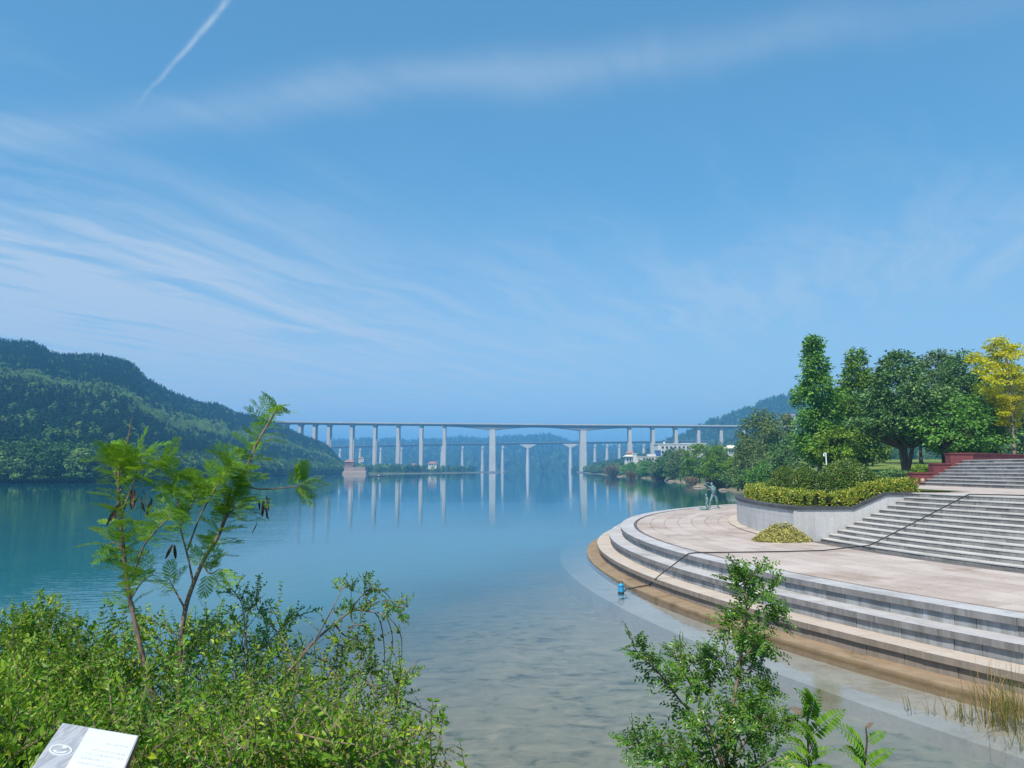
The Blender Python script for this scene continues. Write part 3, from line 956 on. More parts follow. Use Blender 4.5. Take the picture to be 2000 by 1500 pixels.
xs_px = np.linspace(430, 1800, 140)
for dY, nm in ((-4.6, 0), (4.6, 1)):
    mb = MB()
    X = px_x(xs_px, YB)
    top = np.array([zb(q) for q in deck_top(xs_px)])

    def bottom_px(px):
        base = deck_top(px) + 4.6
        d1 = np.minimum(np.abs(px - 962), np.abs(px - 1138))
        inmain = (px > 868) & (px < 1229)
        span = np.where((px > 962) & (px < 1138), 88.0, 92.0)
        q = np.clip(1 - d1 / span, 0, 1)
        return base + np.where(inmain, 1.2 + 7.2 * q ** 2.0, 0)
    bot = np.array([zb(q) for q in bottom_px(xs_px)])
    # box girder
    hw, sl_ = 2.4, 4.4
    n_ = len(X)
    V, F = [], []
    ring = [(-sl_, 0.0), (sl_, 0.0), (sl_, -0.7), (hw, -1.2), (hw, None), (-hw, None), (-hw, -1.2), (-sl_, -0.7)]
    for i in range(n_):
        for (yy, zz) in ring:
            V.append((X[i], YB + dY + yy, top[i] - 1.0 + zz if zz is not None else bot[i]))
    for i in range(n_ - 1):
        for k_ in range(8):
            F.append((i * 8 + k_, i * 8 + (k_ + 1) % 8, (i + 1) * 8 + (k_ + 1) % 8, (i + 1) * 8 + k_))
    mb.add(V, F)
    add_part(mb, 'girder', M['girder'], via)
    mb = MB()
    for s in (-1, 1):
        V, F = [], []
        for i in range(n_):
            for (yy, zz) in ((s * 4.35 - 0.15, -1.05), (s * 4.35 + 0.15, -1.05), (s * 4.35 + 0.15, 0.1), (s * 4.35 - 0.15, 0.1)):
                V.append((X[i], YB + dY + yy, top[i] + zz))
        for i in range(n_ - 1):
            for k_ in range(4):
                F.append((i * 4 + k_, i * 4 + (k_ + 1) % 4, (i + 1) * 4 + (k_ + 1) % 4, (i + 1) * 4 + k_))
        mb.add(V, F)
    add_part(mb, 'parapet', M['concrete'], via)

PIERS = [(532, 838, 0), (560, 848, 0), (588, 854, 0), (616, 864, 0), (644, 877, 0), (688.5, 902, 0), (733.5, 910, 0), (778.5, 922, 0), (823.5, 922, 0), (868.5, 922, 0), (962, 926, 1), (1138, 926, 1),
         (1229, 893, 0), (1274, 887, 0), (1318.5, 873, 0), (1362, 870, 0), (1406, 864, 0), (1449, 866, 0), (1492, 866, 0), (1555, 858, 0), (1600, 858, 0)]
for px, yb, main in PIERS:
    for dY in (-4.6, 4.6):
        x = px_x(px, YB)
        z1 = zb(deck_top(px) + 4.6) if not main else zb(deck_top(px) + 12)
        z0 = -4 if yb > 915 else zb(yb) - 14
        hgt = z1 - z0
        mb = MB()
        if main:
            w1, w0, dd = 6.9, 7.9, 5.6
            mb.add([(x - w0 / 2, YB + dY - dd / 2, z0), (x + w0 / 2, YB + dY - dd / 2, z0), (x + w0 / 2, YB + dY + dd / 2, z0), (x - w0 / 2, YB + dY + dd / 2, z0),
                    (x - w1 / 2, YB + dY - dd / 2, z1), (x + w1 / 2, YB + dY - dd / 2, z1), (x + w1 / 2, YB + dY + dd / 2, z1), (x - w1 / 2, YB + dY + dd / 2, z1)], BOXF)
        else:
            w1 = 3.3
            w0 = w1 + hgt * 0.018
            dd = 3.6
            zc = z1 - 2.0
            mb.add([(x - w0 / 2, YB + dY - dd / 2, z0), (x + w0 / 2, YB + dY - dd / 2, z0), (x + w0 / 2, YB + dY + dd / 2, z0), (x - w0 / 2, YB + dY + dd / 2, z0),
                    (x - w1 / 2, YB + dY - dd / 2, zc), (x + w1 / 2, YB + dY - dd / 2, zc), (x + w1 / 2, YB + dY + dd / 2, zc), (x - w1 / 2, YB + dY + dd / 2, zc)], BOXF)
            e0, e1 = 1.7, 2.1
            mb.add([(x - e0, YB + dY - 1.85, zc), (x + e0, YB + dY - 1.85, zc), (x + e0, YB + dY + 1.85, zc), (x - e0, YB + dY + 1.85, zc),
                    (x - e1, YB + dY - 3.9, z1), (x + e1, YB + dY - 3.9, z1), (x + e1, YB + dY + 3.9, z1), (x - e1, YB + dY + 3.9, z1)], BOXF)
        pr = add_part(mb, 'pier', M['concrete'], via)
        if main and dY < 0:
            mb = MB()
            mb.box((x, YB + dY, 0.5), (w0 + 3.5, dd + 4, 2.4))
            add_part(mb, 'pier_footing', M['girder'], via)

YR = 1240.0
rail = thing('railway_viaduct', 'low slender railway viaduct with tapered round piers behind the highway bridge', 'bridge', (0, YR, 0))


def rdeck(px):
    return np.interp(px, [560, 640, 760, 860, 1000, 1140, 1300, 1450, 1600], [876, 872, 868.5, 866.5, 865, 863, 861, 860.5, 860])


xs_px = np.linspace(560, 1620, 80)
mb = MB()
X, top = px_x(xs_px, YR), np.array([zb(q, YR) for q in rdeck(xs_px)])
V, F = [], []
for i in range(len(X)):
    h_ = 3.3
    for yy, zz in ((-4.2, 0), (4.2, 0), (4.2, -0.8), (2.4, -1.2), (2.2, -h_), (-2.2, -h_), (-2.4, -1.2), (-4.2, -0.8)):
        V.append((X[i], YR + yy, top[i] + zz))
for i in range(len(X) - 1):
    for k_ in range(8):
        F.append((i * 8 + k_, i * 8 + (k_ + 1) % 8, (i + 1) * 8 + (k_ + 1) % 8, (i + 1) * 8 + k_))
mb.add(V, F)
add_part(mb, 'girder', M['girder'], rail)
for px, yb, kind in [(666, 884, 0), (705, 892, 0), (745, 900, 0), (785, 918, 0), (825, 923, 0), (864, 923, 0), (904, 923, 0), (943, 923, 0), (982, 923, 0), (1031, 923, 1), (1114, 923, 1), (1161.5, 899, 0), (1185, 890, 0), (1209, 892, 0), (1233, 888, 0), (1256.5, 884, 0), (1280, 880, 0), (1304, 878, 0), (1373, 874, 0), (1397, 874, 0)]:
    x = px_x(px, YR)
    zt = zb(rdeck(px), YR) - 3.3
    z0 = -4 if yb > 915 else zb(yb, YR) - 14
    hh = zt - z0
    gap = 5.0 if not kind else 2.5
    mb = MB()
    a = np.arange(12) * math.pi / 6
    t = np.array([0, 0.5, 1.0])
    w = np.array([2.2 + hh * 0.022, 2.2 + hh * 0.010, 1.9]) * (1.15 if kind else 1.0)
    zz = z0 + t * (hh - gap)
    V = np.stack([np.stack([x + w[i] * np.cos(a), YR + 1.7 * w[i] * np.sin(a), np.full(12, zz[i])], 1) for i in range(3)]).reshape(-1, 3)
    F = [(i * 12 + k_, i * 12 + (k_ + 1) % 12, (i + 1) * 12 + (k_ + 1) % 12, (i + 1) * 12 + k_) for i in range(2) for k_ in range(12)]
    mb.add(V, F)
    mb.add(np.vstack([V[24:36], [[x, YR, zz[2]]]]), [(k_, (k_ + 1) % 12, 12) for k_ in range(12)])
    if kind:       # cantilever head
        mb.add([(x - 2.2, YR - 3, zt - 5.5), (x + 2.2, YR - 3, zt - 5.5), (x + 2.2, YR + 3, zt - 5.5), (x - 2.2, YR + 3, zt - 5.5),
                (x - 14, YR - 3, zt + 0.5), (x + 14, YR - 3, zt + 0.5), (x + 14, YR + 3, zt + 0.5), (x - 14, YR + 3, zt + 0.5)], BOXF)
    else:
        mb.box((x, YR, zt - gap + 0.9), (4.6, 7.6, 1.8))
        mb.box((x, YR, zt - gap / 2), (2.2, 4.4, gap + 0.4))
    add_part(mb, 'pier', M['concrete'], rail)
for px in (1006, 1056, 1090, 1162, 1185, 1209, 1250, 1267, 1300):
    x, z = px_x(px, YR), zb(rdeck(px), YR)
    mb = MB()
    mb.tube([(x, YR - 3.6, z - 0.3), (x, YR - 3.6, z + 6.8)], 0.22, 6)
    mb.box((x, YR - 1.6, z + 6.2), (0.25, 4.2, 0.25))
    add_part(mb, 'catenary_mast', M['steel'], rail)

# ------------------------------------------------------------------ buildings on the shores
def block(parent, c, s, mat, name='wall'):
    mb = MB()
    mb.box(c, s)
    return mb.build(name, mat, parent)


def window_row(parent, x0, x1, y, z, w, h, n):
    for i in range(n):
        cx = x0 + (x1 - x0) * (i + 0.5) / n
        mb = MB()
        mb.box((cx, y - 0.02, z), (w, 0.16, h))
        wo_ = mb.build('window', M['glass'], parent)
        mb = MB()
        mb.box((cx, y - 0.10, z - h / 2 - 0.08), (w + 0.2, 0.3, 0.12))
        mb.build('sill', M['white'], wo_)


YQ = 430.0
b = thing('white_block', 'long white apartment block with rows of dark windows above the right bank trees', 'building', at(1285, 897, YQ))
bx, by, bz = b.location
L1 = px_x(1350, YQ) - px_x(1285, YQ)
block(b, (L1 / 2, 6, 4.0), (L1, 12, 8.5), M['white'])
for fl in range(3):
    window_row(b, 1.6, L1 - 0.6, 0, 1.6 + fl * 2.5, 1.3, 1.2, 7)
mb = MB(); mb.box((L1 / 2, 6, 8.45), (L1 + 0.6, 12.6, 0.5)); mb.build('roof', M['white'], b)
mb = MB(); mb.box((L1 * 0.25, 5, 9.2), (1.0, 1.0, 1.2)); mb.build('rooftop_tank', M['white'], b)
b = thing('white_block', 'lower white block with a flat roof joined behind the long apartment block', 'building', at(1332, 892, YQ + 30))
L1 = 14.5
block(b, (L1 / 2, 5, 3.6), (L1, 10, 8.2), M['white'])
for fl in range(2):
    window_row(b, 0.8, L1 - 0.6, 0, 3.2 + fl * 2.6, 1.2, 1.2, 6)
mb = MB(); mb.box((L1 / 2, 5, 7.9), (L1 + 0.6, 10.6, 0.4)); mb.build('roof', M['white'], b)
b = thing('pavilion', 'small white pavilion with a tiered red roof near the shore', 'building', at(1230, 908, YQ - 20))
block(b, (0, 0, 2.0), (5.2, 5, 5.0), M['white'])
window_row(b, -2.2, 2.2, -2.5, 2.6, 0.9, 1.3, 3)
for zz, w in ((4.4, 7.0), (6.2, 4.4)):
    mb = MB(); mb.box((0, 0, zz + 0.5), (w, w, 1.1), 0, 0.45); mb.build('roof', M['roof_red'] if zz > 5 else M['cream'], b)
block(b, (0, 0, 5.6), (2.6, 2.6, 1.6), M['white'], 'upper_wall')
b = thing('low_building', 'long low white building with a blue block on the right shore', 'building', at(1244, 904, YQ - 30))
L1 = 13.5
block(b, (L1 / 2, 3, 1.4), (L1, 6, 3.6), M['cream'])
window_row(b, 3.0, 9.0, 0, 2.0, 1.2, 0.9, 4)
block(b, (8.5, 3, 3.8), (4.8, 5, 1.6), M['white'], 'upper_wall')
block(b, (L1 - 2.2, 2.0, 3.2), (2.6, 3.6, 6.6), M['blue_wall'], 'blue_block')
mb = MB(); mb.box((L1 / 2, 3, 3.3), (L1 + 0.5, 6.5, 0.25)); mb.build('roof', M['white'], b)
b = thing('white_tower', 'slim white tower standing between the pavilion and the low building', 'building', at(1240, 909, YQ - 40))
block(b, (0, 0, 2.4), (1.7, 1.7, 6.5), M['white'])
mb = MB(); mb.box((0, 0, 5.8), (2.1, 2.1, 0.4)); mb.build('roof', M['white'], b)
YH = 300.0
b = thing('villa', 'white villa with a pale hipped roof among the trees on the right bank', 'building', at(1430, 893, YH))
block(b, (0, 2, 1.6), (3.4, 4, 4.2), M['white'])
window_row(b, -1.4, 1.4, 0, 2.2, 0.7, 0.9, 3)
mb = MB(); mb.box((0, 2, 4.1), (5.0, 5.4, 1.3), 0, 0.35); mb.build('roof', M['cream'], b)
for px, py, nm in ((1541, 822, 'pink and white hillside house high on the blue hill'), (1549, 817, 'small pale house uphill of the pink house on the blue hill'), (1535, 816, 'tiny white hut beside the pink house on the blue hill')):
    p = at(px, py, 1330)
    b = thing('hillside_house', nm, 'house', p)
    s = 9 if 'pink' in nm else (6 if 'pale' in nm else 3.5)
    block(b, (0, 0, s * 0.1), (s, s * 0.7, s * 0.9), M['white'])
    window_row(b, -s * 0.4, s * 0.4, -s * 0.35, s * 0.25, s * 0.12, s * 0.16, 3)
    mb = MB(); mb.box((0, 0, s * 0.65), (s * 1.2, s * 0.9, s * 0.3), 0, 0.5); mb.build('roof', M['roof_red'], b)
# far left shore
b = thing('embankment', 'pale concrete embankment block at the foot of the left hill under the bridge', 'wall', at(692, 924, 650))
V = [(-9, 0, -1.0), (9.5, 0, -1.0), (9.5, 12, -1), (-9, 12, -1), (-8.6, 1, 4.6), (8.8, 0.6, 5.4), (8.8, 12, 5.4), (-8.6, 12, 4.6)]
mb = MB(); mb.add(V, BOXF); mb.build('retaining_wall', M['rock'], b)
mb = MB(); mb.add([(-9.6, -3, -1.0), (10.4, -3, -1.0), (10, 0.2, -1), (-9.3, 0.2, -1), (-9.4, -2.6, 0.8), (10.2, -2.6, 0.7), (10, 0.3, 1.8), (-9.3, 0.3, 1.5)], BOXF); mb.build('sand_apron', M['rock'], b)
for px, py, Yh, s, nm in ((683, 909, 662, 6.0, 'brick house with a reddish wall just above the embankment'), (845, 912, 800, 7.0, 'house with a salmon tiled roof beside the bridge pier on the left shore'), (808, 912, 840, 4.5, 'little white house between two bridge piers on the left shore'), (706, 900, 700, 3.6, 'small white hut among trees above the embankment')):
    p = at(px, py, Yh)
    b = thing('shore_house', nm, 'house', p)
    brick = 'brick' in nm
    block(b, (0, 0, 0.6), (s * 1.25, s * 0.8, s * 0.9), M['brick'] if brick else M['cream'])
    window_row(b, -s * 0.5, s * 0.5, -s * 0.4, s * 0.2, s * 0.13, s * 0.18, 3)
    mb = MB(); mb.box((0, 0, s * 0.55 + 0.6), (s * 1.5, s * 1.0, s * 0.32), 0, 0.55); mb.build('roof', M['roof_red'], b)

# ------------------------------------------------------------------ the round terrace
CX, CY = 44.2, 32.6
ZP = 1.105                       # terrace level above the water
_unit = {}


def unit_box(mat):
    """one shared cube per material, slightly chamfered along its top edges"""
    if mat.name not in _unit:
        mb = MB()
        e = 0.5
        V = [(-e, -e, -e), (e, -e, -e), (e, e, -e), (-e, e, -e), (-e, -e, e), (e, -e, e), (e, e, e), (-e, e, e)]
        mb.add(V, BOXF)
        me = mb.mesh('block')
        me.materials.append(mat)
        _unit[mat.name] = me
    return _unit[mat.name]


def stone_block(name, mat, parent, R, ang, length, depth, z0, z1, jit=0.004):
    """a cut stone of a ring course: outer face at radius R"""
    o = bpy.data.objects.new(name, unit_box(mat))
    COL.objects.link(o)
    o.parent = parent
    r = R - depth / 2 + random.uniform(-jit, jit)
    o.location = (r * math.cos(ang), r * math.sin(ang), (z0 + z1) / 2 + random.uniform(-jit, jit) * 0.6)
    o.rotation_euler = (0, 0, ang + random.uniform(-1, 1) * 0.0015)
    o.scale = (depth, length, z1 - z0)
    return o


def ring(mb, R0, R1, z0, z1, a0, a1, n=60):
    a = np.radians(np.linspace(a0, a1, n))
    V = []
    for q in a:
        c_, s_ = math.cos(q), math.sin(q)
        V += [(R0 * c_, R0 * s_, z0), (R1 * c_, R1 * s_, z0), (R1 * c_, R1 * s_, z1), (R0 * c_, R0 * s_, z1)]
    F = [(i * 4 + k, i * 4 + (k + 1) % 4, (i + 1) * 4 + (k + 1) % 4, (i + 1) * 4 + k) for i in range(n - 1) for k in range(4)]
    mb.add(V, F)
    mb.add(V[:4], [(0, 1, 2, 3)])
    mb.add(V[-4:], [(3, 2, 1, 0)])
    return mb


random.seed(3)
A0, A1 = 112.0, 216.0
R_LIP = [40.38, 39.80, 39.25]
Z_LIP = [0.395, 0.750, ZP]
steps = thing('terrace_steps', 'curved grey stone steps sweeping down from the plaza into the lake', 'steps', (CX, CY, 0))
mb = MB()
ring(mb, 36.0, 40.90, -2.2, 0.035, A0, A1)
mb.build('silted_step', M['silt'], steps)
mb = MB()
for Rl, zl in zip(R_LIP, Z_LIP):
    ring(mb, 36.0, Rl - 0.10, -0.5, zl - 0.14, A0 + 0.2, A1 - 0.2)
mb.build('step_core', M['mortar'], steps)
for Rl, zl, zprev, k in zip(R_LIP, Z_LIP, [0.035] + Z_LIP[:2], range(3)):
    a = math.radians(A1)
    while a > math.radians(A0):
        far = a < math.radians(168)
        L = random.uniform(1.35, 1.55) if not far else 2.4
        da = L / Rl
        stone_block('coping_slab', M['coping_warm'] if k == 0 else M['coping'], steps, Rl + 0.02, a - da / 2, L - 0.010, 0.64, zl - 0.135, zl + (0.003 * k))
        a -= da
    a = math.radians(A1)
    while a > math.radians(166):
        L = random.choice([0.45, 0.55, 0.7, 0.8]) if k else random.choice([0.7, 0.9, 1.1])
        da = L / Rl
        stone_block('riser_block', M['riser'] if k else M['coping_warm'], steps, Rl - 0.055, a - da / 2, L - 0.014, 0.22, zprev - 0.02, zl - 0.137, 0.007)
        a -= da
# ledge below the water
led = thing('submerged_ledge', 'broad pale stone ledge lying under the clear shallow water beside the steps', 'ledge', (53.405, 33.41, 0))
mb = MB()
ring(mb, 40.0, 51.26, -2.5, -0.20, 112, 214, 90)
mb.build('ledge_slab', M['ledge'], led)

plaza = bpy.data.objects.new('plaza_pavement', None)
COL.objects.link(plaza)
plaza.location = (CX, CY, 0)
plaza['kind'] = 'structure'
mb = MB()
ring(mb, 24.0, 38.66, -0.5, ZP - 0.03, A0, A1)
mb.build('paving_bed', M['drain'], plaza)
mb = MB()
ring(mb, 38.49, 38.60, ZP - 0.06, ZP - 0.012, A0, A1, 90)
mb.build('drain_channel', M['drain'], plaza)
Rr = 38.48
rows = 8
wid = (38.48 - 33.0) / rows
for k in range(rows):
    R = Rr - k * wid
    a = math.radians(A1 + 1.0) + random.random() * 0.02
    a_end = math.radians(118)
    while a > a_end:
        L = random.uniform(1.5, 2.1) if a > math.radians(165) else 2.6
        da = L / R
        stone_block('paving_slab', M['paving'], plaza, R, a - da / 2, L - 0.018, wid - 0.018, ZP - 0.06, ZP + 0.001, 0.002)
        a -= da

# ---- planter: curved wall, dark cap, ramped side along the stairs
ZC = 2.40
planter = thing('planter_wall', 'curved grey stone planter wall with a dark cap beside the stairs', 'wall', (CX, CY, 0))
RW = 33.40
ASTAIR = 184.35
mb = MB()
ring(mb, 32.95, RW - 0.03, 0.9, ZC - 0.13, 118, ASTAIR - 0.35, 80)
mb.build('wall_core', M['core'], planter)
zrow = np.linspace(ZP, ZC - 0.12, 5)
for i in range(4):
    a = math.radians(ASTAIR - 0.02) - (0.4 if i % 2 else 0) / RW * 0
    first = True
    while a > math.radians(128):
        L = 1.0 if not (first and i % 2) else 0.5
        if a < math.radians(158): L = 2.0
        first = False
        da = L / RW
        stone_block('facing_slab', M['planter_wall'], planter, RW, a - da / 2, L - 0.006, 0.12, zrow[i] + 0.002, zrow[i + 1] - 0.002, 0.0003)
        a -= da
a = math.radians(ASTAIR + 0.05)
while a > math.radians(128):
    L = 1.35 if a > math.radians(160) else 2.2
    da = L / RW
    stone_block('cap_slab', M['cap'], planter, RW + 0.06, a - da / 2, L - 0.006, 0.52, ZC - 0.12, ZC, 0.002)
    a -= da
# foot kerb
a = math.radians(ASTAIR)
while a > math.radians(130):
    L = 1.6
    da = L / 33.85
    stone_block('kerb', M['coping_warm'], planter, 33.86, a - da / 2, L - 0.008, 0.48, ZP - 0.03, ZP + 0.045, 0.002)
    a -= da
# ramped side wall, runs inward along the left end of the stairs
RL = 28.6                                          # landing edge
ZL = 2.93
aS = math.radians(ASTAIR)
radial = np.array([math.cos(aS), math.sin(aS), 0])
tang = np.array([math.sin(aS), -math.cos(aS), 0])     # points away from the stairs


def side_prism(r0, r1, zt0, zt1, zb_, o0, o1):
    P = []
    for r, zt in ((r0, zt0), (r1, zt1)):
        for o in (o0, o1):
            P.append((radial * r - tang * o, zb_, zt))
    (a_, zb0, t0), (b_, _, _), (c_, _, t1), (d_, _, _) = P
    V = [(*a_[:2], zb_), (*c_[:2], zb_), (*d_[:2], zb_), (*b_[:2], zb_), (*a_[:2], t0), (*c_[:2], t1), (*d_[:2], t1), (*b_[:2], t0)]
    return V


mb = MB()
for r0, r1, t0, t1 in ((33.38, 31.0, ZC - 0.12, ZC - 0.12), (31.0, 29.65, ZC - 0.12, ZL - 0.10), (29.65, 28.35, ZL - 0.10, ZL - 0.10)):
    n_ = max(1, int(round((r0 - r1) / 0.8)))
    for q in range(n_):
        ra, rb = r0 + (r1 - r0) * q / n_, r0 + (r1 - r0) * (q + 1) / n_
        za, zb2 = t0 + (t1 - t0) * q / n_, t0 + (t1 - t0) * (q + 1) / n_
        mbs = MB()
        mbs.add(side_prism(ra - 0.003, rb + 0.003, za, zb2, 0.9, -0.42, 0.0), BOXF)
        mbs.build('side_slab', M['planter_wall'], planter)
for r0, r1, t0, t1 in ((33.30, 31.0, ZC - 0.12, ZC - 0.12), (31.0, 29.65, ZC - 0.12, ZL - 0.10), (29.65, 28.3, ZL - 0.10, ZL - 0.10)):
    V = np.array(side_prism(r0, r1, t0, t1, 0.0, -0.46, 0.05))
    V[:4, 2] = V[4:, 2] + 0.002
    V[4:, 2] += 0.118
    mbs = MB()
    mbs.add(V, BOXF)
    mbs.build('cap_slab', M['cap'], planter)
# soil in the planter
mb = MB()
ang = np.radians(np.linspace(128, ASTAIR - 0.3, 40))
rr = np.linspace(33.1, 26.0, 8)
AA, RR = np.meshgrid(ang, rr, indexing='ij')
Zs = ZC - 0.08 + np.clip((33.0 - RR) / 4.0, 0, 1) * 0.65
V, F = grid_mesh(RR * np.cos(AA), RR * np.sin(AA), Zs)
mb.add(V, F)
mb.build('soil', M['earth'], planter)

# ---- lower flight: twelve courses of step stones
lower = thing('lower_staircase', 'wide lower flight of grey stone block steps rising from the plaza', 'stairs', (CX, CY, 0))
N1 = 12
h1 = (ZL - ZP - 0.10) / 11.0
zt_prev = ZP
mb = MB()
for i in range(N1):
    R = 32.40 - 0.345 * i
    zt = ZP + 0.10 + h1 * i
    if i == N1 - 1: zt = ZL
    ring(mb, 26.0, R - 0.06, 0.8, zt - 0.03, ASTAIR + 0.05, 216, 30)
    a = aS + 0.0012
    L0 = random.uniform(0.4, 0.9)
    while a < math.radians(215):
        L = random.uniform(0.62, 0.95) if a < math.radians(203) else 1.6
        L = L0 if L0 else L
        L0 = 0
        da = L / R
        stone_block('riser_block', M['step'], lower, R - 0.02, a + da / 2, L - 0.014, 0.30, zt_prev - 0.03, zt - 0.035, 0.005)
        a += da
    a = aS + 0.0012
    while a < math.radians(215):
        L = random.uniform(1.1, 1.6)
        da = L / R
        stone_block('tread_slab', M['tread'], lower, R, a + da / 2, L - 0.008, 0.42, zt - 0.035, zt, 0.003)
        a += da
    zt_prev = zt
mb.build('step_core', M['mortar'], lower)
# landing
mb = MB()
ring(mb, 12.0, RL - 0.39, 2.0, ZL - 0.004, 150, 216, 60)
ld = mb.build('landing_pavement', M['paving'], None, kind='structure')
ld.location = (CX, CY, 0)

# ---- upper flight: nearly straight, runs north-south
upper = thing('upper_staircase', 'upper flight of grey stone block steps below the red wall', 'stairs', (23.6, 0, 0))
N2, h2, tread2 = 8, 0.18, 0.35
YEND = 45.0
mb = MB()


def bulge(y):
    return 0.0035 * (y - 38.0) ** 2


for i in range(N2):
    zt = ZL + h2 * (i + 1)
    y = YEND
    first = True
    while y > 22:
        L = random.uniform(0.7, 1.1)
        if y - L < 22: L = y - 22 + 0.01
        if y < 31: L = max(L, 2.0)
        ym = y - L / 2
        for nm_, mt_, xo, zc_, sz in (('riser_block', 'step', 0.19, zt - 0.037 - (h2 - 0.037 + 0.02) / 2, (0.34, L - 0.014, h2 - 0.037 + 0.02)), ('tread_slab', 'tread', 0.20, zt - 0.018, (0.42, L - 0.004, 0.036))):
            o = bpy.data.objects.new(nm_, unit_box(M[mt_]))
            COL.objects.link(o)
            o.parent = upper
            o.location = (i * tread2 + bulge(ym) + xo + random.uniform(-0.004, 0.004), ym, zc_)
            o.rotation_euler = (0, 0, -math.atan(0.007 * (ym - 38)))
            o.scale = sz
        y -= L
    mb.box((i * tread2 + 4.1, (YEND + 22) / 2, (zt + 1.5) / 2), (7.4, YEND - 22 - 0.05, zt - 1.5 - 0.06))
mb.build('step_core', M['mortar'], upper)
mb = MB()
mb.add([(26.35, 20, 4.375), (60, 20, 4.375), (60, 66, 4.375), (34, 51, 4.375), (26.9, 45.0, 4.375)], [(0, 1, 2, 3, 4)])
mb.build('upper_pavement', M['paving'], None, kind='structure')

# ---- red granite walls
redw = thing('red_stepped_wall', 'stepped red granite wall at the left end of the upper stairs', 'wall', (23.3, 45.02, 0))
for x0, x1, zt in ((0.0, 1.25, 3.66), (1.255, 2.28, 4.20), (2.285, 3.62, 4.80)):
    n_ = 2
    for q in range(n_):
        xa, xb = x0 + (x1 - x0) * q / n_, x0 + (x1 - x0) * (q + 1) / n_
        mb = MB()
        mb.box(((xa + xb) / 2, 0.28, (2.2 + zt - 0.08) / 2), (xb - xa - 0.006, 0.55, zt - 0.08 - 2.2))
        mb.build('granite_panel', M['red'], redw)
    mb = MB()
    mb.box(((x0 + x1) / 2, 0.28, zt - 0.038), (x1 - x0 + 0.05, 0.66, 0.075))
    mb.build('cap_slab', M['red'], redw)
redb = thing('red_back_wall', 'long low red granite wall along the top of the upper stairs', 'wall', (26.95, 45.3, 0), math.atan2(5.7, 7.3))
for q in range(14):
    mb = MB()
    mb.box((0.75 + q * 1.5, 0.2, 4.46), (1.49, 0.4, 0.56))
    mb.build('granite_panel', M['red'], redb)
    mb = MB()
    mb.box((0.75 + q * 1.5, 0.2, 4.78), (1.496, 0.5, 0.07))
    mb.build('cap_slab', M['red'], redb)

# ------------------------------------------------------------------ hedge, clipped shrubs, leaf heap
mb = MB()
NH = 34000
q = RNG.random(NH)
# path of the hedge: along the wall, then up beside the stairs
path_a = np.linspace(math.radians(140), math.radians(ASTAIR - 1.0), 60)
hp = np.stack([32.32 * np.cos(path_a), 32.32 * np.sin(path_a), np.full(60, ZC - 0.03)], 1)
seg2 = np.stack([radial * r + tang * 0.72 + np.array([0, 0, np.interp(r, [28.0, 29.65, 31.0, 33], [ZL, ZL, ZC, ZC]) - 0.10]) for r in np.linspace(32.0, 28.1, 16)])
HP = np.vstack([hp, seg2])
HP = np.stack([np.convolve(np.r_[HP[0, k], HP[0, k], HP[:, k], HP[-1, k], HP[-1, k]], np.ones(5) / 5, 'valid') for k in range(3)], 1)
HT = unit(np.gradient(HP, axis=0))
HN = np.stack([-HT[:, 1], HT[:, 0], np.zeros(len(HT))], 1)
s = q * (len(HP) - 1.001)
i0 = s.astype(int)
f0 = (s - i0)[:, None]
ctr = HP[i0] * (1 - f0) + HP[i0 + 1] * f0
nn = HN[i0]
face = RNG.random(NH)
wv_ = RNG.random(NH) * 2 - 1
hw, hh = 0.55, 0.52
bumpy = 1 + 0.09 * np.sin(s * 1.7) + 0.07 * np.sin(s * 4.3 + 1)
lat = np.where(face < 0.40, wv_ * hw, np.where(face < 0.72, hw, -hw)) * bumpy
hz = np.where(face < 0.40, hh, RNG.random(NH) * hh - 0.03) * bumpy + RNG.normal(size=NH) * 0.018
pos = ctr + nn * (lat + RNG.normal(size=NH) * 0.022)[:, None]
pos[:, 2] += hz
outn = np.where((face < 0.40)[:, None], np.array([[0, 0, 1.0]]), nn * np.sign(lat)[:, None])
mb.batch(OVATE_V, OVATE_F, pos, unit(outn * 0.35 + rdir(NH) * 0.8 + np.array([0, 0, 0.30])), unit(outn * 0.9 + rdir(NH) * 0.55 + np.array([0, 0, 0.45])), 0.065 + 0.05 * RNG.random(NH))
hedge = thing('clipped_hedge', 'yellow green clipped hedge following the curved planter wall', 'hedge', (CX, CY, 0))
mb.build('foliage', M['leaf_hedge'], hedge, kind='stuff')
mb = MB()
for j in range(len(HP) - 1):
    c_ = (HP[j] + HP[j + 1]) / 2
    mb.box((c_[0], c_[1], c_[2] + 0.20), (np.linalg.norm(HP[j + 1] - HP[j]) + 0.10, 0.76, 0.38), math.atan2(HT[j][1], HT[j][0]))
mb.build('twig_core', M['twig'], hedge)


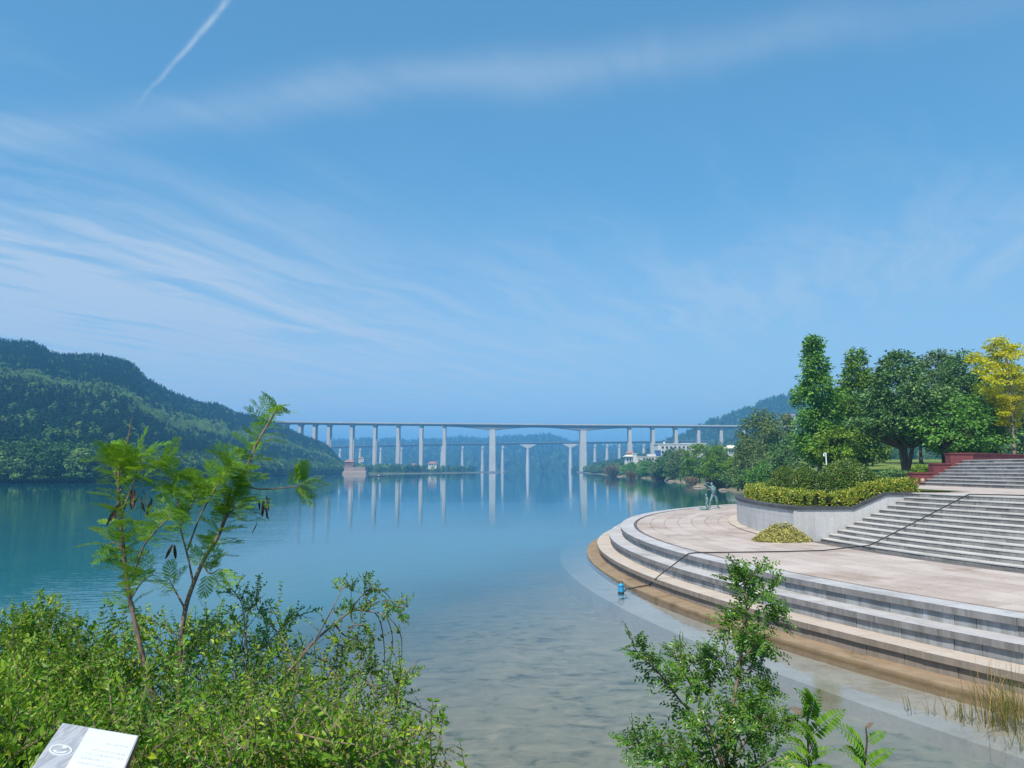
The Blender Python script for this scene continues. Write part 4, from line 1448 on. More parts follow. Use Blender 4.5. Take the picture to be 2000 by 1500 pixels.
def topiary(label, cx, cy, z0, rx, rz_, n, seed):
    z0 -= 0.32 * rz_
    t = thing('clipped_shrub', label, 'shrub', (cx, cy, z0), 0, 'rounded shrubs in the planter')
    d = rdir(n)
    d[:, 2] = np.abs(d[:, 2]) * 1.15 - 0.15
    d = unit(d)
    ph = RNG.random(3) * 6
    lum = 1 + 0.035 * np.sin(d[:, 0] * 5 + ph[0]) * np.sin(d[:, 1] * 6 + ph[1]) + 0.02 * np.sin(d[:, 2] * 9 + ph[2]) + RNG.normal(size=n) * 0.012
    pos = d * np.array([rx, rx * 0.92, rz_])[None] * lum[:, None] * (1 - 0.06 * (RNG.random(n) < 0.3) * RNG.random(n))[:, None]
    pos[:, 2] += 0.25 * rz_
    mb = MB()
    mb.batch(OVATE_V, OVATE_F, pos, unit(d * 0.25 + rdir(n) * 0.9 + np.array([0, 0, 0.2])), unit(d * 1.6 + rdir(n) * 0.45), 0.060 + 0.04 * RNG.random(n))
    mb.build('foliage', M['leaf_topiary'], t, kind='stuff')
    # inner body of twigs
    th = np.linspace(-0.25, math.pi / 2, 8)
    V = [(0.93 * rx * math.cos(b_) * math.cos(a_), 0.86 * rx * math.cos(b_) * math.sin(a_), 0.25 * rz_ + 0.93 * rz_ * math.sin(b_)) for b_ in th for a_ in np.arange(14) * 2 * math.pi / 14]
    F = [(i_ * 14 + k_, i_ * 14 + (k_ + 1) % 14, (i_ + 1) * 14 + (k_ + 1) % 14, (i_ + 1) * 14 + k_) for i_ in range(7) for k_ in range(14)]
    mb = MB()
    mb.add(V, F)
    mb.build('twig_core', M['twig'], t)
    mb = MB()
    for k_ in range(5):
        a_ = k_ * 1.256
        mb.tube([(0.05 * math.cos(a_), 0.05 * math.sin(a_), -0.4), (0.3 * rx * math.cos(a_), 0.3 * rx * math.sin(a_), 0.4 * rz_)], [0.04, 0.02], 5)
    mb.build('stem', M['bark'], t)
    return t


p = at(1653, 948, 34.5)
topiary('largest rounded dark green shrub, nearest the stairs', p[0], p[1], p[2] - 0.0, 1.24, 1.22, 10000, 1)
p = at(1573, 947, 37.5)
topiary('middle rounded dark green shrub left of the largest one', p[0], p[1], p[2], 0.68, 0.90, 5200, 2)
p = at(1531, 941, 41.0)
topiary('small rounded shrub furthest left behind the hedge', p[0], p[1], p[2], 0.66, 0.82, 4200, 3)
p = at(1512, 944, 39.0)
topiary('smallest low rounded shrub tucked at the left end', p[0], p[1], p[2] - 0.25, 0.42, 0.5, 1800, 4)

hp_ = onz(1527, 1057, ZP)
heap = thing('leaf_heap', 'heap of cut yellow green leaves on the plaza against the planter wall', 'leaf heap', (hp_[0], hp_[1], ZP))
n = 4200
a = RNG.random(n) * 6.283
r = np.sqrt(RNG.random(n))
hx = np.cos(a) * r * 1.10
hy = np.sin(a) * r * 0.75
hzz = 0.62 * np.clip(1 - r ** 1.4, 0, 1) * (1 + 0.25 * np.sin(a * 2 + 1)) * (0.7 + 0.3 * RNG.random(n)) + 0.03
mb = MB()
mb.batch(OVATE_V, OVATE_F, np.stack([hx, hy, hzz], 1), rdir(n) * np.array([1, 1, 0.5]), unit(rdir(n) + np.array([0, 0, 1.0])), 0.06 + 0.06 * RNG.random(n))
mb.build('leaves', M['leaf_pile'], heap, kind='stuff')
mb = MB()
rings_ = [(i_ / 6 * 1.0, 0.50 * (1 - (i_ / 6) ** 1.4)) for i_ in range(7)]
V = [(r_ * math.cos(a_) * 1.02, r_ * math.sin(a_) * 0.7, z_) for r_, z_ in rings_ for a_ in np.arange(18) * 2 * math.pi / 18]
F = [(i_ * 18 + k_, (i_ + 1) * 18 + k_, (i_ + 1) * 18 + (k_ + 1) % 18, i_ * 18 + (k_ + 1) % 18) for i_ in range(6) for k_ in range(18)]
mb.add(V, F)
mb.build('heap_body', M['leaf_pile'], heap)

# ------------------------------------------------------------------ hose, pump, litter, bag, lamp, notice
rads = lambda x, y: math.hypot(x - CX, y - CY)
hose = thing('black_hose', 'long black water hose trailing from the lake up over the steps and stairs', 'hose', (0, 0, 0))
pts = [onz(1222, 1151, -0.03), onz(1232, 1149, 0.02), onz(1247, 1146, 0.07), onz(1266, 1143, 0.075)]
for R, z in zip(R_LIP, Z_LIP):
    pass
hx0 = lambda px, py, z: onz(px, py, z)
pts += [hx0(1274, 1138, 0.20), hx0(1282, 1129, 0.43), hx0(1296, 1117, 0.60), hx0(1313, 1105, 0.79), hx0(1330, 1092, 0.98), hx0(1345, 1081, ZP + 0.04), hx0(1358, 1079.5, ZP + 0.03), hx0(1440, 1078.5, ZP + 0.03), hx0(1540, 1077, ZP + 0.03), hx0(1610, 1075, ZP + 0.04)]
# up the stairs: the hose lies on every nosing
stair_px = [(1640, 1072), (1660, 1066.5), (1683, 1059)]
end_ = onz(1900, 965.5, ZL + 0.03)
start = onz(1640, 1072.0, ZP + 0.12)
for i in range(N1):
    R = 32.40 - 0.345 * i
    z = ZP + 0.10 + h1 * i + 0.035
    # bearing along the hose line seen from above
    f_ = i / (N1 - 1)
    th0 = math.atan2(onz(1662, 1066, ZP + 0.13)[1] - CY, onz(1662, 1066, ZP + 0.13)[0] - CX)
    th1 = math.atan2(end_[1] - CY, end_[0] - CX)
    th = th0 % (2 * math.pi) * (1 - f_) + th1 % (2 * math.pi) * f_
    pts.append(np.array([CX + (R + 0.0) * math.cos(th), CY + (R + 0.0) * math.sin(th), z]))
pts.append(pts[-1] + np.array([0.9, -1.0, 0.0]))
pts.append(pts[-1] + np.array([2.2, -4.2, 0.0]))
HPTS = resample(np.array(pts), 220)
mb = MB()
mb.tube(HPTS, 0.019, 7)
mb.build('hose_pipe', M['hose'], hose, True)
mb = MB()
mb.tube(HPTS[:4] + np.array([0, 0, 0.002]), 0.026, 8)
mb.build('coupling', M['dark'], hose)

p = onz(1213, 1158, 0.0)
pump = thing('water_pump', 'small bright blue pump floating in the shallows by the hose end', 'pump', (p[0], p[1], 0))
k = 14
prof_ = [(0.0, -0.08), (0.085, -0.08), (0.095, 0.0), (0.095, 0.13), (0.085, 0.17), (0.085, 0.19), (0.10, 0.21), (0.10, 0.25), (0.06, 0.285), (0.0, 0.29)]
V = [(r_ * math.cos(a_), r_ * math.sin(a_), z_) for r_, z_ in prof_ for a_ in np.arange(k) * 2 * math.pi / k]
F = [(i_ * k + q_, i_ * k + (q_ + 1) % k, (i_ + 1) * k + (q_ + 1) % k, (i_ + 1) * k + q_) for i_ in range(len(prof_) - 1) for q_ in range(k)]
mb = MB(); mb.add(V, F); mb.build('body', M['pump'], pump, True)
mb = MB(); mb.tube([(-0.06, 0, 0.26), (-0.055, 0, 0.34), (0, 0, 0.37), (0.055, 0, 0.34), (0.06, 0, 0.26)], 0.013, 6); mb.build('handle', M['dark'], pump)
mb = MB(); mb.tube([(0.09, 0, 0.05), (0.14, 0.0, 0.06), (0.15, 0, 0.12)], 0.022, 6); mb.build('outlet', M['dark'], pump)
mb = MB(); mb.tube([(0, 0, -0.02), (0, 0, 0.035)], 0.099, 14); mb.build('base_band', M['dark'], pump)

p = onz(1347, 1103, Z_LIP[1])
lit = thing('wrapper', 'scrap of red wrapper lying on the middle step near the hose', 'litter', (p[0], p[1], Z_LIP[1]))
mb = MB()
mb.add([(-0.10, -0.05, 0.015), (0.0, -0.06, 0.05), (0.11, -0.03, 0.02), (0.09, 0.05, 0.035), (0.0, 0.06, 0.07), (-0.09, 0.04, 0.03)], [(0, 1, 4, 5), (1, 2, 3, 4)])
mb.add([(-0.06, -0.10, 0.012), (0.03, -0.09, 0.03), (0.02, -0.03, 0.05), (-0.05, -0.04, 0.02)], [(0, 1, 2, 3)])
mb.build('crumpled_sheet', M['red_litter'], lit)

p = at(1797, 941, 44.2)
bag = thing('cloth_bundle', 'round cream and brown cloth bundle on the lowest step of the upper flight', 'bag', (p[0] , 43.9, ZL + h2))
for nm, mt, sc, off in (('bundle', M['straw'], (0.12, 0.11, 0.12), (0, 0, 0.11)), ('wrap', M['brown_cloth'], (0.11, 0.10, 0.10), (0.07, 0.03, 0.09)), ('cord', M['brown_cloth'], (0.04, 0.04, 0.05), (0.02, 0.01, 0.235))):
    th = np.linspace(-math.pi / 2, math.pi / 2, 9)
    V = [(off[0] + sc[0] * math.cos(b_) * math.cos(a_) * (1 + 0.08 * math.sin(3 * a_)), off[1] + sc[1] * math.cos(b_) * math.sin(a_), off[2] + sc[2] * math.sin(b_)) for b_ in th for a_ in np.arange(12) * 2 * math.pi / 12]
    F = [(i_ * 12 + k_, i_ * 12 + (k_ + 1) % 12, (i_ + 1) * 12 + (k_ + 1) % 12, (i_ + 1) * 12 + k_) for i_ in range(8) for k_ in range(12)]
    mb = MB(); mb.add(V, F); mb.build(nm, mt, bag, True)

p = at(1614, 905, 44.0)
lamp = thing('camera_post', 'white post with a small round camera behind the clipped shrubs', 'camera', (p[0], p[1], 2.6))
ztop = at(1612, 884, 44.0)[2] - 2.6
mb = MB(); mb.tube([(0, 0, 0), (0, 0, ztop)], 0.032, 8); mb.build('post', M['white_metal'], lamp)
mb = MB(); mb.tube([(0.0, 0, ztop - 0.02), (-0.09, 0, ztop - 0.03), (-0.14, 0, ztop - 0.10)], 0.02, 6); mb.build('bracket', M['white_metal'], lamp)
th = np.linspace(-math.pi / 2, math.pi / 2, 7)
V = [(-0.12 + 0.05 * math.cos(b_) * math.cos(a_), 0.05 * math.cos(b_) * math.sin(a_), ztop - 0.17 + 0.07 * math.sin(b_)) for b_ in th for a_ in np.arange(10) * 0.6283]
F = [(i_ * 10 + k_, i_ * 10 + (k_ + 1) % 10, (i_ + 1) * 10 + (k_ + 1) % 10, (i_ + 1) * 10 + k_) for i_ in range(6) for k_ in range(10)]
mb = MB(); mb.add(V, F); mb.build('camera_dome', M['white_metal'], lamp, True)

# small blue notice on the planter wall
p = onz(1570, 1058, ZP)
an = math.radians(ASTAIR - 0.75)
note = thing('wall_notice', 'small blue notice plate on the planter wall by the leaf heap', 'sign', (CX + (RW + 0.012) * math.cos(an), CY + (RW + 0.012) * math.sin(an), ZP + 0.42), an)
mb = MB(); mb.box((0, 0, 0), (0.012, 0.17, 0.20)); mb.build('plate', plain('blue_plate', (0.10, 0.14, 0.42), 0.5), note)
for z_, w_ in ((0.05, 0.10), (0.0, 0.12), (-0.05, 0.08)):
    mb = MB(); mb.box((0.009, 0.0, z_), (0.004, w_, 0.022)); mb.build('text_line', M['white_metal'], note)

# ------------------------------------------------------------------ statues and boatman (continuous skinned figures)
def figure(name, joints, edges, mat, parent, loc=(0, 0, 0), rz=0.0, sub=1, **props):
    """joints: {name: (x, y, z, rx[, ry])}"""
    keys = list(joints)
    me = bpy.data.meshes.new(name + '_skeleton')
    me.from_pydata([joints[k][:3] for k in keys], [(keys.index(a), keys.index(b)) for a, b in edges], [])
    ob = bpy.data.objects.new(name + '_tmp', me)
    COL.objects.link(ob)
    sk = ob.modifiers.new('skin', 'SKIN')
    for i, k in enumerate(keys):
        r = joints[k][3:]
        me.skin_vertices[0].data[i].radius = (r[0], r[-1])
    me.skin_vertices[0].data[keys.index('pelvis')].use_root = True
    sm = ob.modifiers.new('sub', 'SUBSURF')
    sm.levels = sm.render_levels = sub
    dg = bpy.context.evaluated_depsgraph_get()
    out = bpy.data.meshes.new_from_object(ob.evaluated_get(dg))
    bpy.data.objects.remove(ob)
    out.name = name
    o = link(name, out, None, parent, True, **props)
    out.materials.clear()
    out.materials.append(mat)
    o.location = loc
    o.rotation_euler = (0, 0, rz)
    return o


BODY = [('pelvis', 'waist'), ('waist', 'chest'), ('chest', 'neck'), ('neck', 'chin'), ('chin', 'brow'), ('brow', 'crown'), ('chest', 'shL'), ('shL', 'elL'), ('elL', 'wrL'), ('wrL', 'haL'), ('chest', 'shR'), ('shR', 'elR'), ('elR', 'wrR'), ('wrR', 'haR'),
        ('pelvis', 'hipL'), ('hipL', 'knL'), ('knL', 'anL'), ('anL', 'toL'), ('pelvis', 'hipR'), ('hipR', 'knR'), ('knR', 'anR'), ('anR', 'toR')]
STAND = dict(pelvis=(0, 0, 0.98, .15, .12), waist=(-.02, 0, 1.12, .135, .11), chest=(-.05, 0, 1.38, .17, .12), neck=(-.09, 0, 1.56, .06), chin=(-.13, 0, 1.64, .075), brow=(-.14, 0, 1.74, .095), crown=(-.13, 0, 1.83, .06),
             shL=(-.22, -.06, 1.46, .075), elL=(-.44, -.10, 1.56, .055), wrL=(-.60, -.12, 1.74, .042), haL=(-.63, -.12, 1.86, .04), shR=(.12, .06, 1.45, .075), elR=(-.10, .16, 1.68, .052), wrR=(-.38, .06, 1.80, .042), haR=(-.52, .0, 1.84, .038),
             hipL=(-.10, -.02, .92, .11), knL=(-.26, -.05, .52, .085), anL=(-.30, .0, .10, .055), toL=(-.36, -.12, .045, .045), hipR=(.10, .02, .92, .11), knR=(.20, .0, .50, .085), anR=(.30, .06, .10, .055), toR=(.42, .0, .045, .045))
p = onz(1395, 993, ZP)
st = thing('bronze_statue', 'green bronze statue of a standing figure with raised arms on the plaza edge', 'statue', (p[0], p[1], ZP))
figure('figure', STAND, BODY, M['bronze'], st)
mb = MB(); mb.tube([(-.70, -.1, 1.98), (-.78, -.1, 1.86), (-.62, -.12, 1.80), (-.40, 0, 1.80)], 0.022, 6); mb.build('raised_tool', M['bronze'], st)
mb = MB(); mb.tube([(-0.0, 0, 0.99), (0.0, 0, 1.05)], 0.165, 12); mb.build('belt', M['dark'], st)
mb = MB(); mb.box((0.0, -0.02, 0.004), (1.0, 0.45, 0.02)); mb.build('base_plate', M['bronze'], st)
KNEEL = dict(pelvis=(0.05, 0, 0.36, .12, .10), waist=(.05, 0, .50, .105, .09), chest=(.04, 0, .72, .125, .10), neck=(.03, 0, .87, .05), chin=(.0, 0, .94, .062), brow=(.0, 0, 1.02, .08), crown=(.01, 0, 1.09, .05),
             shL=(.02, -.13, .78, .055), elL=(.08, -.17, .60, .042), wrL=(.0, -.16, .46, .034), haL=(-.05, -.15, .40, .032), shR=(.02, .13, .78, .055), elR=(.08, .17, .60, .042), wrR=(.0, .16, .46, .034), haR=(-.05, .15, .40, .032),
             hipL=(.03, -.09, .32, .085), knL=(.12, -.12, .07, .065), anL=(-.28, -.12, .07, .048), toL=(-.42, -.12, .05, .04), hipR=(.03, .09, .32, .085), knR=(.12, .12, .07, .065), anR=(-.32, .14, .12, .048), toR=(-.50, .16, .05, .04))
p = onz(1380, 996, ZP)
st = thing('bronze_statue', 'smaller green bronze statue of a kneeling figure beside the standing one', 'statue', (p[0], p[1], ZP))
figure('figure', KNEEL, BODY, M['bronze'], st)
mb = MB(); mb.box((-0.1, 0, 0.004), (0.8, 0.45, 0.02)); mb.build('base_plate', M['bronze'], st)

p = onz(741, 931, 0)
boat = thing('rowing_boat', 'small dark wooden boat afloat near the left shore below the bridge', 'boat', (p[0], p[1], 0))
tq = np.linspace(-1, 1, 13)
V = []
for q_ in tq:
    w_ = 0.75 * (1 - abs(q_) ** 2.5) + 0.05
    sh = 0.18 * abs(q_) ** 2
    for yy, zz in ((-w_, 0.45 + sh), (-w_ * 0.7, 0.0), (0, -0.15), (w_ * 0.7, 0.0), (w_, 0.45 + sh), (w_ * 0.9, 0.43 + sh), (0, 0.15), (-w_ * 0.9, 0.43 + sh)):
        V.append((q_ * 3.6, yy, zz))
F = [(i_ * 8 + k_, i_ * 8 + (k_ + 1) % 8, (i_ + 1) * 8 + (k_ + 1) % 8, (i_ + 1) * 8 + k_) for i_ in range(12) for k_ in range(8)]
mb = MB(); mb.add(V, F); mb.build('hull', M['boat'], boat, True)
for x_ in (-1.2, 1.0):
    mb = MB(); mb.box((x_, 0, 0.40), (0.25, 1.2, 0.05)); mb.build('thwart', M['bark_light'], boat)
SIT = {k_: (v[0] * 0.9, v[1], v[2] + 0.12, *[q_ * 1.0 for q_ in v[3:]]) for k_, v in KNEEL.items()}
pm = thing('person', 'person in a white shirt sitting in the small boat', 'person', (p[0] - 0.4, p[1], 0.1))
figure('body', SIT, BODY, M['shirt'], pm, (0, 0, 0), 1.4)

# ------------------------------------------------------------------ trees of the park and the right shore
REDW = [(0.10, 1.5), (0.22, 2.1), (0.45, 1.75), (0.62, 1.9), (0.78, 1.15), (0.9, 0.75), (1.0, 0.25)]
ROUND = [(0.16, 2.2), (0.32, 3.7), (0.5, 3.9), (0.68, 3.2), (0.85, 2.0), (1.0, 0.6)]
OVAL = [(0.14, 1.6), (0.32, 2.6), (0.55, 2.6), (0.78, 1.9), (0.92, 1.2), (1.0, 0.4)]
GOLD = [(0.34, 1.2), (0.42, 1.7), (0.56, 1.6), (0.66, 2.6), (0.80, 2.0), (0.93, 1.4), (1.0, 0.6)]


def stand(px, ytop, Y, zbase):
    b_ = at(px, 917, Y)
    return (b_[0], Y, zbase), at(px, ytop, Y)[2] - zbase


def ptree(name, label, px, ytop, Y, barkm, leafm, prof, wpx, zb_=None, group='park trees behind the terrace', **kw):
    zg = zb_ if zb_ is not None else float(park_z(np.array(0.0), np.array(Y)))
    loc, Ht = stand(px, ytop, Y, zg)
    rmax = max(p_[1] for p_ in prof)
    sc = (wpx / 2 / F_PX * Y) / rmax
    pr = [(a_, b_ * sc) for a_, b_ in prof]
    return make_tree(name, label, loc, barkm, leafm, group=group, Ht=Ht, prof=pr, **kw)


PARK = [(0.31, 1.6), (0.40, 3.3), (0.5, 3.9), (0.68, 3.3), (0.85, 2.0), (1.0, 0.6)]
POVAL = [(0.24, 1.4), (0.38, 2.6), (0.58, 2.6), (0.78, 1.9), (0.92, 1.2), (1.0, 0.4)]
ptree('redwood_tree', 'tallest narrow bright green tree at the left of the park trees', 1601, 662, 62, M['bark_grey'], M['leaf_redwood'], REDW, 80, ncl=330, per=42, leaf=0.26, crad=0.52, bark_r=0.16, flat=0.85, inner=0.30, lumps=0.45, droop=0.35)
ptree('redwood_tree', 'second tall narrow green tree right of the tallest one', 1684, 686, 66, M['bark_grey'], M['leaf_fresh'], REDW, 105, ncl=340, per=40, leaf=0.27, crad=0.58, bark_r=0.15, flat=0.8, inner=0.30, lumps=0.45, droop=0.35)
ptree('broadleaf_tree', 'broad dark round tree with a thick leaning trunk in the middle of the park', 1768, 690, 56, M['bark'], M['leaf_dark'], PARK, 165, ncl=420, per=42, leaf=0.23, crad=0.60, bark_r=0.24, flat=0.5, inner=0.45, stems=3, spread=0.9, trunk_top=0.75, droop=0.3, zb_=3.2)
ptree('broadleaf_tree', 'dark tree with a wispy top behind the broad round tree', 1845, 688, 66, M['bark'], M['leaf_olive'], POVAL, 150, ncl=330, per=38, leaf=0.25, crad=0.62, bark_r=0.18, flat=0.55, inner=0.4, stems=2, spread=0.7)
ptree('broadleaf_tree', 'dark tree left of the yellow tree', 1893, 690, 62, M['bark'], M['leaf_dark'], POVAL, 130, ncl=320, per=38, leaf=0.25, crad=0.60, bark_r=0.18, flat=0.55, inner=0.4)
ptree('broadleaf_tree', 'low spreading tree above the red stepped wall', 1880, 775, 54, M['bark'], M['leaf_redwood'], PARK, 190, ncl=260, per=36, leaf=0.24, crad=0.62, bark_r=0.14, flat=0.5, inner=0.4, stems=3, spread=0.6, zb_=3.4)
ptree('broadleaf_tree', 'dark tree behind the yellow tree at the right edge', 1985, 720, 66, M['bark'], M['leaf_dark'], ROUND, 190, ncl=320, per=36, leaf=0.27, crad=0.70, bark_r=0.18, flat=0.55, inner=0.4)
ptree('golden_tree', 'bright golden yellow tree with a pale slender trunk at the right edge', 1984, 662, 52, M['bark_grey'], M['leaf_yellow'], GOLD, 128, ncl=150, per=90, leaf=0.17, crad=0.50, bark_r=0.13, flat=0.42, inner=0.35, lumps=0.5, zb_=3.9, group=None, lean=(-0.015, 0))
ptree('understorey_tree', 'low fresh green tree below the tallest tree', 1632, 836, 60, M['bark'], M['leaf_fresh'], PARK, 105, ncl=160, per=34, leaf=0.24, crad=0.55, bark_r=0.09, flat=0.5, inner=0.3, stems=2, spread=0.5)
ptree('broadleaf_tree', 'fresh green tree filling the gap behind the two tall trees', 1645, 760, 84, M['bark'], M['leaf_redwood'], OVAL, 120, ncl=240, per=34, leaf=0.32, crad=0.75, bark_r=0.16, flat=0.6)
ptree('broadleaf_tree', 'distant dark tree closing the park on the right', 1930, 740, 92, M['bark'], M['leaf_olive'], PARK, 200, ncl=240, per=32, leaf=0.38, crad=0.9, bark_r=0.2, flat=0.6)
ptree('broadleaf_tree', 'distant dark tree seen between the trunks in the park', 1800, 760, 95, M['bark'], M['leaf_dark'], PARK, 220, ncl=240, per=32, leaf=0.40, crad=0.9, bark_r=0.2, flat=0.6)
ptree('garden_shrub', 'small bright shrub behind the red stepped wall', 1802, 906, 50, M['bark'], M['leaf_fresh'], ROUND, 46, ncl=60, per=30, leaf=0.14, crad=0.25, bark_r=0.03, flat=0.7, zb_=3.0, group='low shrubs behind the red wall')
ptree('garden_shrub', 'low dark shrub bed left of the red wall under the trees', 1745, 916, 47, M['bark'], M['leaf_dark'], ROUND, 90, ncl=80, per=30, leaf=0.13, crad=0.22, bark_r=0.03, flat=0.5, zb_=2.9, group='low shrubs behind the red wall')

# shore trees, from the terrace out towards the bridge
SHORE = [
    ('casuarina_tree', 'tall dark feathery conifer just left of the park trees', 1487, 800, 118, M['leaf_olive'], OVAL, 92, 300, 0.34, 0.75),
    ('casuarina_tree', 'dark feathery tree right of the tall conifer', 1526, 808, 112, M['leaf_olive'], OVAL, 92, 260, 0.34, 0.75),
    ('casuarina_tree', 'lower greyish tree in front of the tall conifer', 1467, 858, 104, M['leaf_olive'], OVAL, 80, 190, 0.28, 0.62),
    ('shore_tree', 'dark tree between the conifer and the clipped shrubs', 1546, 850, 92, M['leaf_dark'], ROUND, 92, 220, 0.26, 0.6),
    ('shore_tree', 'bright green fan shaped shore tree right of the dry grass', 1450, 882, 122, M['leaf_fresh'], ROUND, 76, 190, 0.30, 0.65),
    ('shore_tree', 'bright green shore tree left of the fan shaped one', 1404, 872, 150, M['leaf_fresh'], ROUND, 70, 200, 0.36, 0.8),
    ('shore_tree', 'fresh green tree over the rocky point', 1366, 868, 176, M['leaf_fresh'], ROUND, 66, 200, 0.40, 0.9),
    ('willow_tree', 'pale green willow in front of the white block', 1328, 878, 215, M['leaf_olive'], OVAL, 52, 180, 0.42, 0.9),
    ('shore_tree', 'dark tree directly in front of the long white block', 1313, 876, 330, M['leaf_dark'], OVAL, 16, 90, 0.55, 0.8),
    ('shore_tree', 'second dark tree in front of the white block', 1303, 880, 335, M['leaf_dark'], OVAL, 14, 90, 0.55, 0.8),
    ('shore_tree', 'dark green waterside tree left of the willow', 1293, 893, 262, M['leaf_dark'], ROUND, 44, 170, 0.48, 1.0),
    ('shore_tree', 'green waterside bush below the low building', 1262, 902, 320, M['leaf_redwood'], ROUND, 40, 150, 0.55, 1.0),
    ('shore_tree', 'rounded bush at the tip of the right bank', 1231, 904, 372, M['leaf_redwood'], ROUND, 38, 150, 0.60, 1.1),
    ('shore_tree', 'dull green bush on the right bank between pavilion and bridge pier', 1196, 908, 470, M['leaf_olive'], ROUND, 36, 130, 0.75, 1.3),
    ('shore_tree', 'low bush at the foot of the right main pier', 1166, 912, 640, M['leaf_olive'], ROUND, 34, 110, 0.95, 1.6),
    ('shore_tree', 'low leafy bush at the waterside under the conifer', 1490, 905, 96, M['leaf_redwood'], ROUND, 70, 150, 0.22, 0.5),
    ('shore_tree', 'dark low bush overhanging the water left of the hedge', 1440, 915, 112, M['leaf_dark'], ROUND, 56, 140, 0.24, 0.5),
]
for nm, lab, px, yt, Y, lm, prof, wpx, ncl, leaf, cr_ in SHORE:
    x_ = at(px, 917, Y)[0]
    zg = float(right_z(np.array(max(x_, shore_x(Y) + 1.5)), np.array(float(Y)))) if Y > 100 else 1.6
    ptree(nm, lab, px, yt, Y, M['bark'], lm, prof, wpx, zb_=max(0.3, zg - 0.2), group='trees along the right shore', ncl=ncl, per=30, leaf=leaf, crad=cr_, bark_r=0.12, flat=0.6, inner=0.35, lumps=0.5, branch=False)
# dry reed clumps and rocks at the waterline
for px, py, Y, wpx, hpx, lab in ((1286, 936, 268, 22, 30, 'tan dry reed clump at the waterline below the white block'), (1233, 935, 330, 16, 16, 'small tan reed clump at the tip of the right bank'), (1398, 951, 150, 30, 24, 'tan dry bush on the rocky point behind the statue'), (1352, 945, 205, 24, 16, 'tan dry grass beside the fresh green tree on the shore'), (1196, 930, 430, 18, 22, 'tan reed clump far along the right bank')):
    b_ = at(px, py, Y)
    t = thing('dry_reed_clump', lab, 'reeds', (b_[0], b_[1], -0.1), 0, 'dry reed clumps on the right shore')
    n = 420
    wr, hr = wpx / 2 / F_PX * Y, hpx / F_PX * Y
    a = RNG.random(n) * 6.283
    r = np.sqrt(RNG.random(n)) * wr
    pos = np.stack([r * np.cos(a), r * np.sin(a) * 0.6, RNG.random(n) * 0.4 * hr], 1)
    fw = unit(np.stack([np.cos(a) * 0.4, np.sin(a) * 0.4, np.full(n, 1.0)], 1) + rdir(n) * 0.3)
    bl = np.array([[0, -0.035, 0], [0.6, -0.03, 0.03], [1, 0, 0.1], [0.6, 0.03, 0.03], [0, 0.035, 0]])
    mb = MB()
    mb.batch(bl, np.array([[0, 1, 2, 3, 4]]), pos, fw, rdir(n), hr * (0.5 + 0.4 * RNG.random(n)))
    mb.build('blades', M['leaf_dry'], t, kind='stuff')


def rock(label, loc, s, seed, group):
    r_ = np.random.default_rng(seed)
    th = np.linspace(-1.2, math.pi / 2, 7)
    V = []
    for b_ in th:
        for k_ in range(10):
            a_ = k_ * 0.6283
            j = 1 + 0.35 * (r_.random() - 0.5)
            V.append((s[0] * math.cos(b_) * math.cos(a_) * j, s[1] * math.cos(b_) * math.sin(a_) * j, s[2] * math.sin(b_) * (1 + 0.2 * (r_.random() - 0.5))))
    F = [(i_ * 10 + k_, i_ * 10 + (k_ + 1) % 10, (i_ + 1) * 10 + (k_ + 1) % 10, (i_ + 1) * 10 + k_) for i_ in range(6) for k_ in range(10)]
    mb = MB(); mb.add(V, F)
    o = mb.build('shore_rock', M['rock'])
    o.location = loc
    return tag(o, label, 'rock', group)


for k, (px, py, Y, s, lab) in enumerate([(1366, 951, 168, (2.2, 1.2, 0.6), 'flat tan rock on the point behind the statue'), (1390, 952, 158, (1.6, 1.0, 0.5), 'tan rock right of the flat one on the point'), (1311, 941, 250, (1.9, 1.0, 0.7), 'pale rock at the waterline below the willow'), (1325, 942, 240, (1.4, 0.9, 0.6), 'small pale rock beside the willow'), (1340, 943, 226, (1.5, 1.0, 0.5), 'low rock on the shore under the fresh green tree'), (1210, 932, 400, (2.6, 1.4, 0.7), 'flat rock at the far tip of the right bank'), (1412, 955, 144, (1.3, 0.8, 0.45), 'small rock near the standing statue on the far shore')]):
    b_ = at(px, py, Y)
    rock(lab, (b_[0], b_[1], 0.05), tuple(0.62 * q_ for q_ in s), 50 + k, 'rocks along the right shore')

# ------------------------------------------------------------------ foreground plants
def two_mat_mesh(name, leaf_mb, stem_mb, lm, sm):
    V = np.vstack(leaf_mb.v + [v for v in stem_mb.v])
    off = leaf_mb.n
    groups, idx = [], []
    for k_, fs in leaf_mb.f.items():
        f_ = np.vstack(fs)
        groups.append(f_); idx.append(np.zeros(len(f_), dtype=np.int32))
    for k_, fs in stem_mb.f.items():
        f_ = np.vstack(fs) + off
        groups.append(f_); idx.append(np.ones(len(f_), dtype=np.int32))
    me = raw_mesh(name, V, groups)
    me.materials.append(lm)
    me.materials.append(sm)
    me.polygons.foreach_set('material_index', np.concatenate(idx))
    return me


